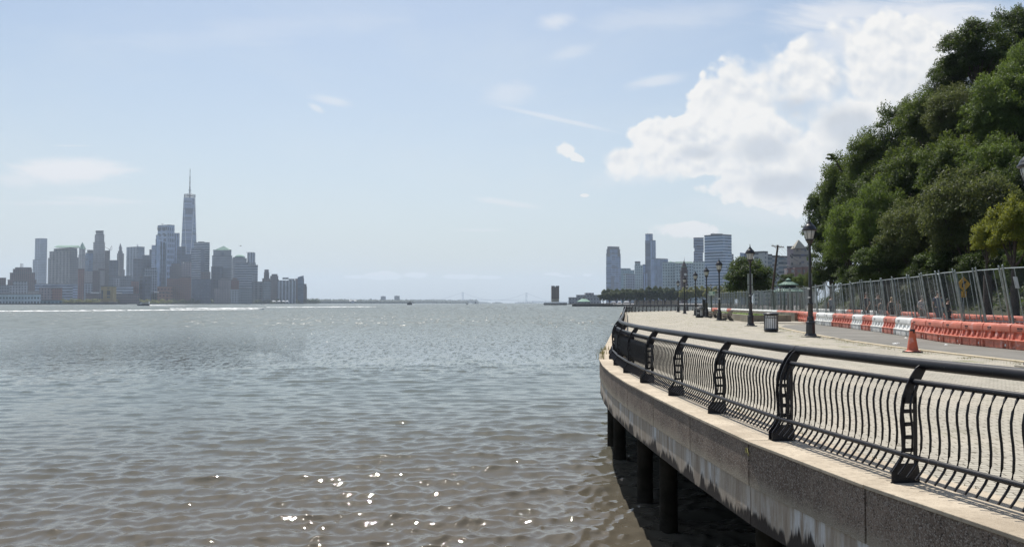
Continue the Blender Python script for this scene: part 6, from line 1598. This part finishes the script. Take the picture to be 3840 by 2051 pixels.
# ================= world: sky and clouds
SUN_EL, SUN_AZ = math.radians(60), math.radians(-12)      # azimuth measured from +Y towards +X
W = bpy.data.worlds.new('World'); SC.world = W; W.use_nodes = True
nt = W.node_tree; nt.nodes.clear(); t = NT(nt)
W.cycles.sampling_method = 'MANUAL'; W.cycles.sample_map_resolution = 256
sky = t.n('ShaderNodeTexSky', sky_type='NISHITA'); sky.sun_disc = False
sky.sun_elevation = SUN_EL; sky.sun_rotation = SUN_AZ; sky.air_density = 1.0; sky.dust_density = SKY_DUST; sky.ozone_density = 1.0; sky.altitude = 10
bg = t.n('ShaderNodeBackground'); bg.inputs['Strength'].default_value = SKY_S
ow = t.n('ShaderNodeOutputWorld')
gen = t.n('ShaderNodeTexCoord').outputs['Generated']
x, y, z = t.xyz(gen)
ys = t.m('MAXIMUM', t.m('ABSOLUTE', y), .08)
u = t.m('DIVIDE', x, ys); v = t.m('DIVIDE', z, ys)
uv = t.comb(u, v, t.m('MULTIPLY', t.m('LESS_THAN', y, 0.0), 3.7))
def ell(px, py, rx, ry, rot=0, src=None):
    cu, cv = (px-1920)/F, (1135-py)/F
    a = t.m('SUBTRACT', u, cu); b = t.m('SUBTRACT', v, cv)
    if rot:
        c, s = math.cos(rot), math.sin(rot)
        a, b = t.m('ADD', t.m('MULTIPLY', a, c), t.m('MULTIPLY', b, s)), t.m('SUBTRACT', t.m('MULTIPLY', b, c), t.m('MULTIPLY', a, s))
    a = t.m('MULTIPLY', a, F/rx); b = t.m('MULTIPLY', b, F/ry)
    return t.m('SUBTRACT', 1.0, t.m('SQRT', t.m('ADD', t.m('MULTIPLY', a, a), t.m('MULTIPLY', b, b))))
def union(L):
    o = L[0]
    for e in L[1:]: o = t.m('SMOOTH_MAX', o, e, .12)
    return o
big = [(2800,350,250,180),(3060,300,300,200),(3330,260,330,260),(2960,560,460,200),(2640,520,170,110),(2440,505,140,105),(2335,600,125,85),(2560,600,260,90),(2520,520,150,100),(3250,640,420,240),(3150,450,330,210),(2880,705,330,75),(2860,290,90,60),(3500,120,200,110)]
small = [(2120,555,48,36,0),(2170,590,46,20,-.5),(2570,857,150,42,0),(2590,845,60,30,0),(1420,1034,110,16,0),(1330,1038,60,12,0),(1560,1030,70,13,0),(1710,1038,80,11,0),(1850,1040,60,9,0),(2070,1027,60,13,0),(2120,1035,40,8,0),(2200,1031,28,8,0),(2195,733,28,11,0)]
wisp = [(250,640,300,62,0,.9),(60,675,170,45,0,.5),(360,748,250,14,-.05,.45),(230,760,230,16,0,.4),(2090,70,90,45,.15,.55),(1250,372,110,26,-.15,.45),(1180,400,40,16,-.5,.5),(1890,340,110,60,0,.35),(2080,440,290,12,-.22,.45),(1900,760,180,16,-.14,.5),(2460,300,130,30,.18,.5),(3130,55,330,75,.1,.7),(3560,110,380,260,0,.85),(3250,120,330,150,.1,.6),(2380,655,260,60,.1,.35),(2960,800,500,90,0,.45),(2150,190,110,35,.3,.3),(1790,863,130,10,0,.35),(2500,60,400,60,.1,.25),(900,110,700,70,.1,.14),(250,544,110,6,0,.3)]
def warp(vec, amt, sc):
    n = t.n('ShaderNodeTexNoise'); t.put(n.inputs['Vector'], vec); n.inputs['Scale'].default_value = sc; n.inputs['Detail'].default_value = 4
    s_ = t.n('ShaderNodeVectorMath', operation='SUBTRACT'); t.put(s_.inputs[0], n.outputs['Color']); s_.inputs[1].default_value = (.5,.5,.5)
    m_ = t.n('ShaderNodeVectorMath', operation='SCALE'); t.put(m_.inputs[0], s_.outputs[0]); m_.inputs['Scale'].default_value = amt
    a_ = t.n('ShaderNodeVectorMath', operation='ADD'); t.put(a_.inputs[0], vec); t.put(a_.inputs[1], m_.outputs[0]); return a_.outputs[0]
def puffs(vec):
    w_ = warp(vec, .035, 14)
    o = None
    for sc, am in ((15, .55), (36, .34), (85, .18)):
        vo = t.n('ShaderNodeTexVoronoi', feature='SMOOTH_F1'); t.put(vo.inputs['Vector'], w_); vo.inputs['Scale'].default_value = sc; vo.inputs['Smoothness'].default_value = .35
        k_ = t.m('MULTIPLY', t.m('SUBTRACT', .42, vo.outputs['Distance']), am*2)
        o = k_ if o is None else t.m('ADD', o, k_)
    return t.m('ADD', o, t.m('MULTIPLY', t.m('SUBTRACT', t.noise(w_, 120, 5, .65), .5), .22))
mask = union([ell(*e) for e in big])
big_n = t.m('MULTIPLY', t.m('SUBTRACT', t.noise(uv, 8, 6, .62), .5), .92)
fn = puffs(uv)
fb = t.m('ADD', t.m('ADD', t.m('ADD', mask, .03), big_n), t.m('MULTIPLY', fn, .55))
wd_ = t.m('ADD', .15, t.m('MULTIPLY', t.ss(t.noise(uv, 6, 4, .6), .42, .66), .7))
q_ = t.m('DIVIDE', fb, wd_, clamp=True)
a_big = t.m('MULTIPLY', t.m('MULTIPLY', q_, q_), t.m('SUBTRACT', 3.0, t.m('MULTIPLY', q_, 2.0)))
fs = t.m('ADD', union([ell(*e) for e in small]), t.m('MULTIPLY', t.m('ADD', t.m('MULTIPLY', t.m('SUBTRACT', t.noise(uv, 30, 8, .62), .5), 1.9), t.m('MULTIPLY', fn, 1.5)), .55))
a_small = t.m('MULTIPLY', t.ss(fs, .0, .3), .92)
st = t.noise(t.comb(t.m('MULTIPLY', u, 7.0), t.m('MULTIPLY', t.m('ADD', v, t.m('MULTIPLY', u, .10)), 26.0), 0.0), 1.2, 8, .62, .6)
a_w = None
for e in wisp:
    k = t.m('MULTIPLY', t.ss(t.m('ADD', ell(*e[:5]), t.m('MULTIPLY', t.m('SUBTRACT', st, .5), 2.0)), -.05, .85), e[5])
    a_w = k if a_w is None else t.m('MAXIMUM', a_w, k)
# faint high veil everywhere, denser low down
veil = t.m('MULTIPLY', t.ss(t.noise(t.comb(t.m('MULTIPLY', u, 1.6), t.m('MULTIPLY', v, 4.0), 0.0), 1.0, 7, .62, .8), .4, .75), .28)
vp = t.m('ADD', t.m('MULTIPLY', t.ss(v, .45, 0.0), VEIL_A), veil)
grey = union([ell(3300,640,360,200),ell(2960,690,280,65),ell(3180,470,190,110),ell(3500,420,260,230),ell(2880,560,170,70),ell(2620,570,120,40),ell(3000,400,120,60)])
gk = t.m('MULTIPLY', t.ss(t.m('ADD', grey, t.m('MULTIPLY', fn, .55)), -.05, .75), .85)
edge = t.ss(fb, .05, .38)
# billows: lighter towards the sun side of each puff
f_off = t.n('ShaderNodeVectorMath', operation='ADD'); t.put(f_off.inputs[0], uv); f_off.inputs[1].default_value = (-.004,.009,0)
rel_ = t.m('MULTIPLY', t.m('SUBTRACT', puffs(f_off.outputs[0]), fn), 1.5)
ccol = t.mix(gk, (CW,CW*.985,CW*.96,1), (CW*.60,CW*.645,CW*.71,1))
shade = t.m('MULTIPLY', t.m('ADD', rel_, .24, clamp=True), edge, clamp=True)
ccol = t.mix(shade, ccol, (CW*.70,CW*.745,CW*.81,1))
base = t.mix(vp, t.mix(1.0, sky.outputs[0], SKY_TINT+(1,), 'MULTIPLY'), (VW*.90,VW*.97,VW*1.01,1))
c = t.mix(a_w, base, (CW*.93,CW*.93,CW*.95,1))
c = t.mix(a_small, c, (CW*.97,CW*.96,CW*.94,1))
c = t.mix(a_big, c, ccol)
t.put(bg.inputs['Color'], c); t.link(bg.outputs[0], ow.inputs['Surface'])
# ================= sun, camera
sl = bpy.data.lights.new('sun', 'SUN'); sl.energy = SUN_E; sl.angle = math.radians(.53); sl.color = (1,.955,.88)
so = bpy.data.objects.new('sun', sl); C.objects.link(so)
d = Vector((math.sin(SUN_AZ)*math.cos(SUN_EL), math.cos(SUN_AZ)*math.cos(SUN_EL), math.sin(SUN_EL)))
so.rotation_euler = d.to_track_quat('Z', 'Y').to_euler(); so.location = (0,0,60)
ca = bpy.data.cameras.new('camera'); co = bpy.data.objects.new('camera', ca); C.objects.link(co)
ca.sensor_width = 36; ca.lens = F/3840*36; ca.clip_end = 60000; ca.clip_start = .05
co.location = (0,0,EYE); co.rotation_euler = (math.pi/2+PITCH, 0, 0); SC.camera = co
SC.view_settings.view_transform = 'Standard'; SC.view_settings.look = 'None'; SC.view_settings.exposure = EXPO; SC.view_settings.gamma = 1
SC.cycles.max_bounces = 6; SC.cycles.transparent_max_bounces = 12; SC.cycles.volume_bounces = 0
SC.cycles.sample_clamp_indirect = 6; SC.cycles.caustics_reflective = False; SC.cycles.caustics_refractive = False
SC.cycles.use_denoising = DN
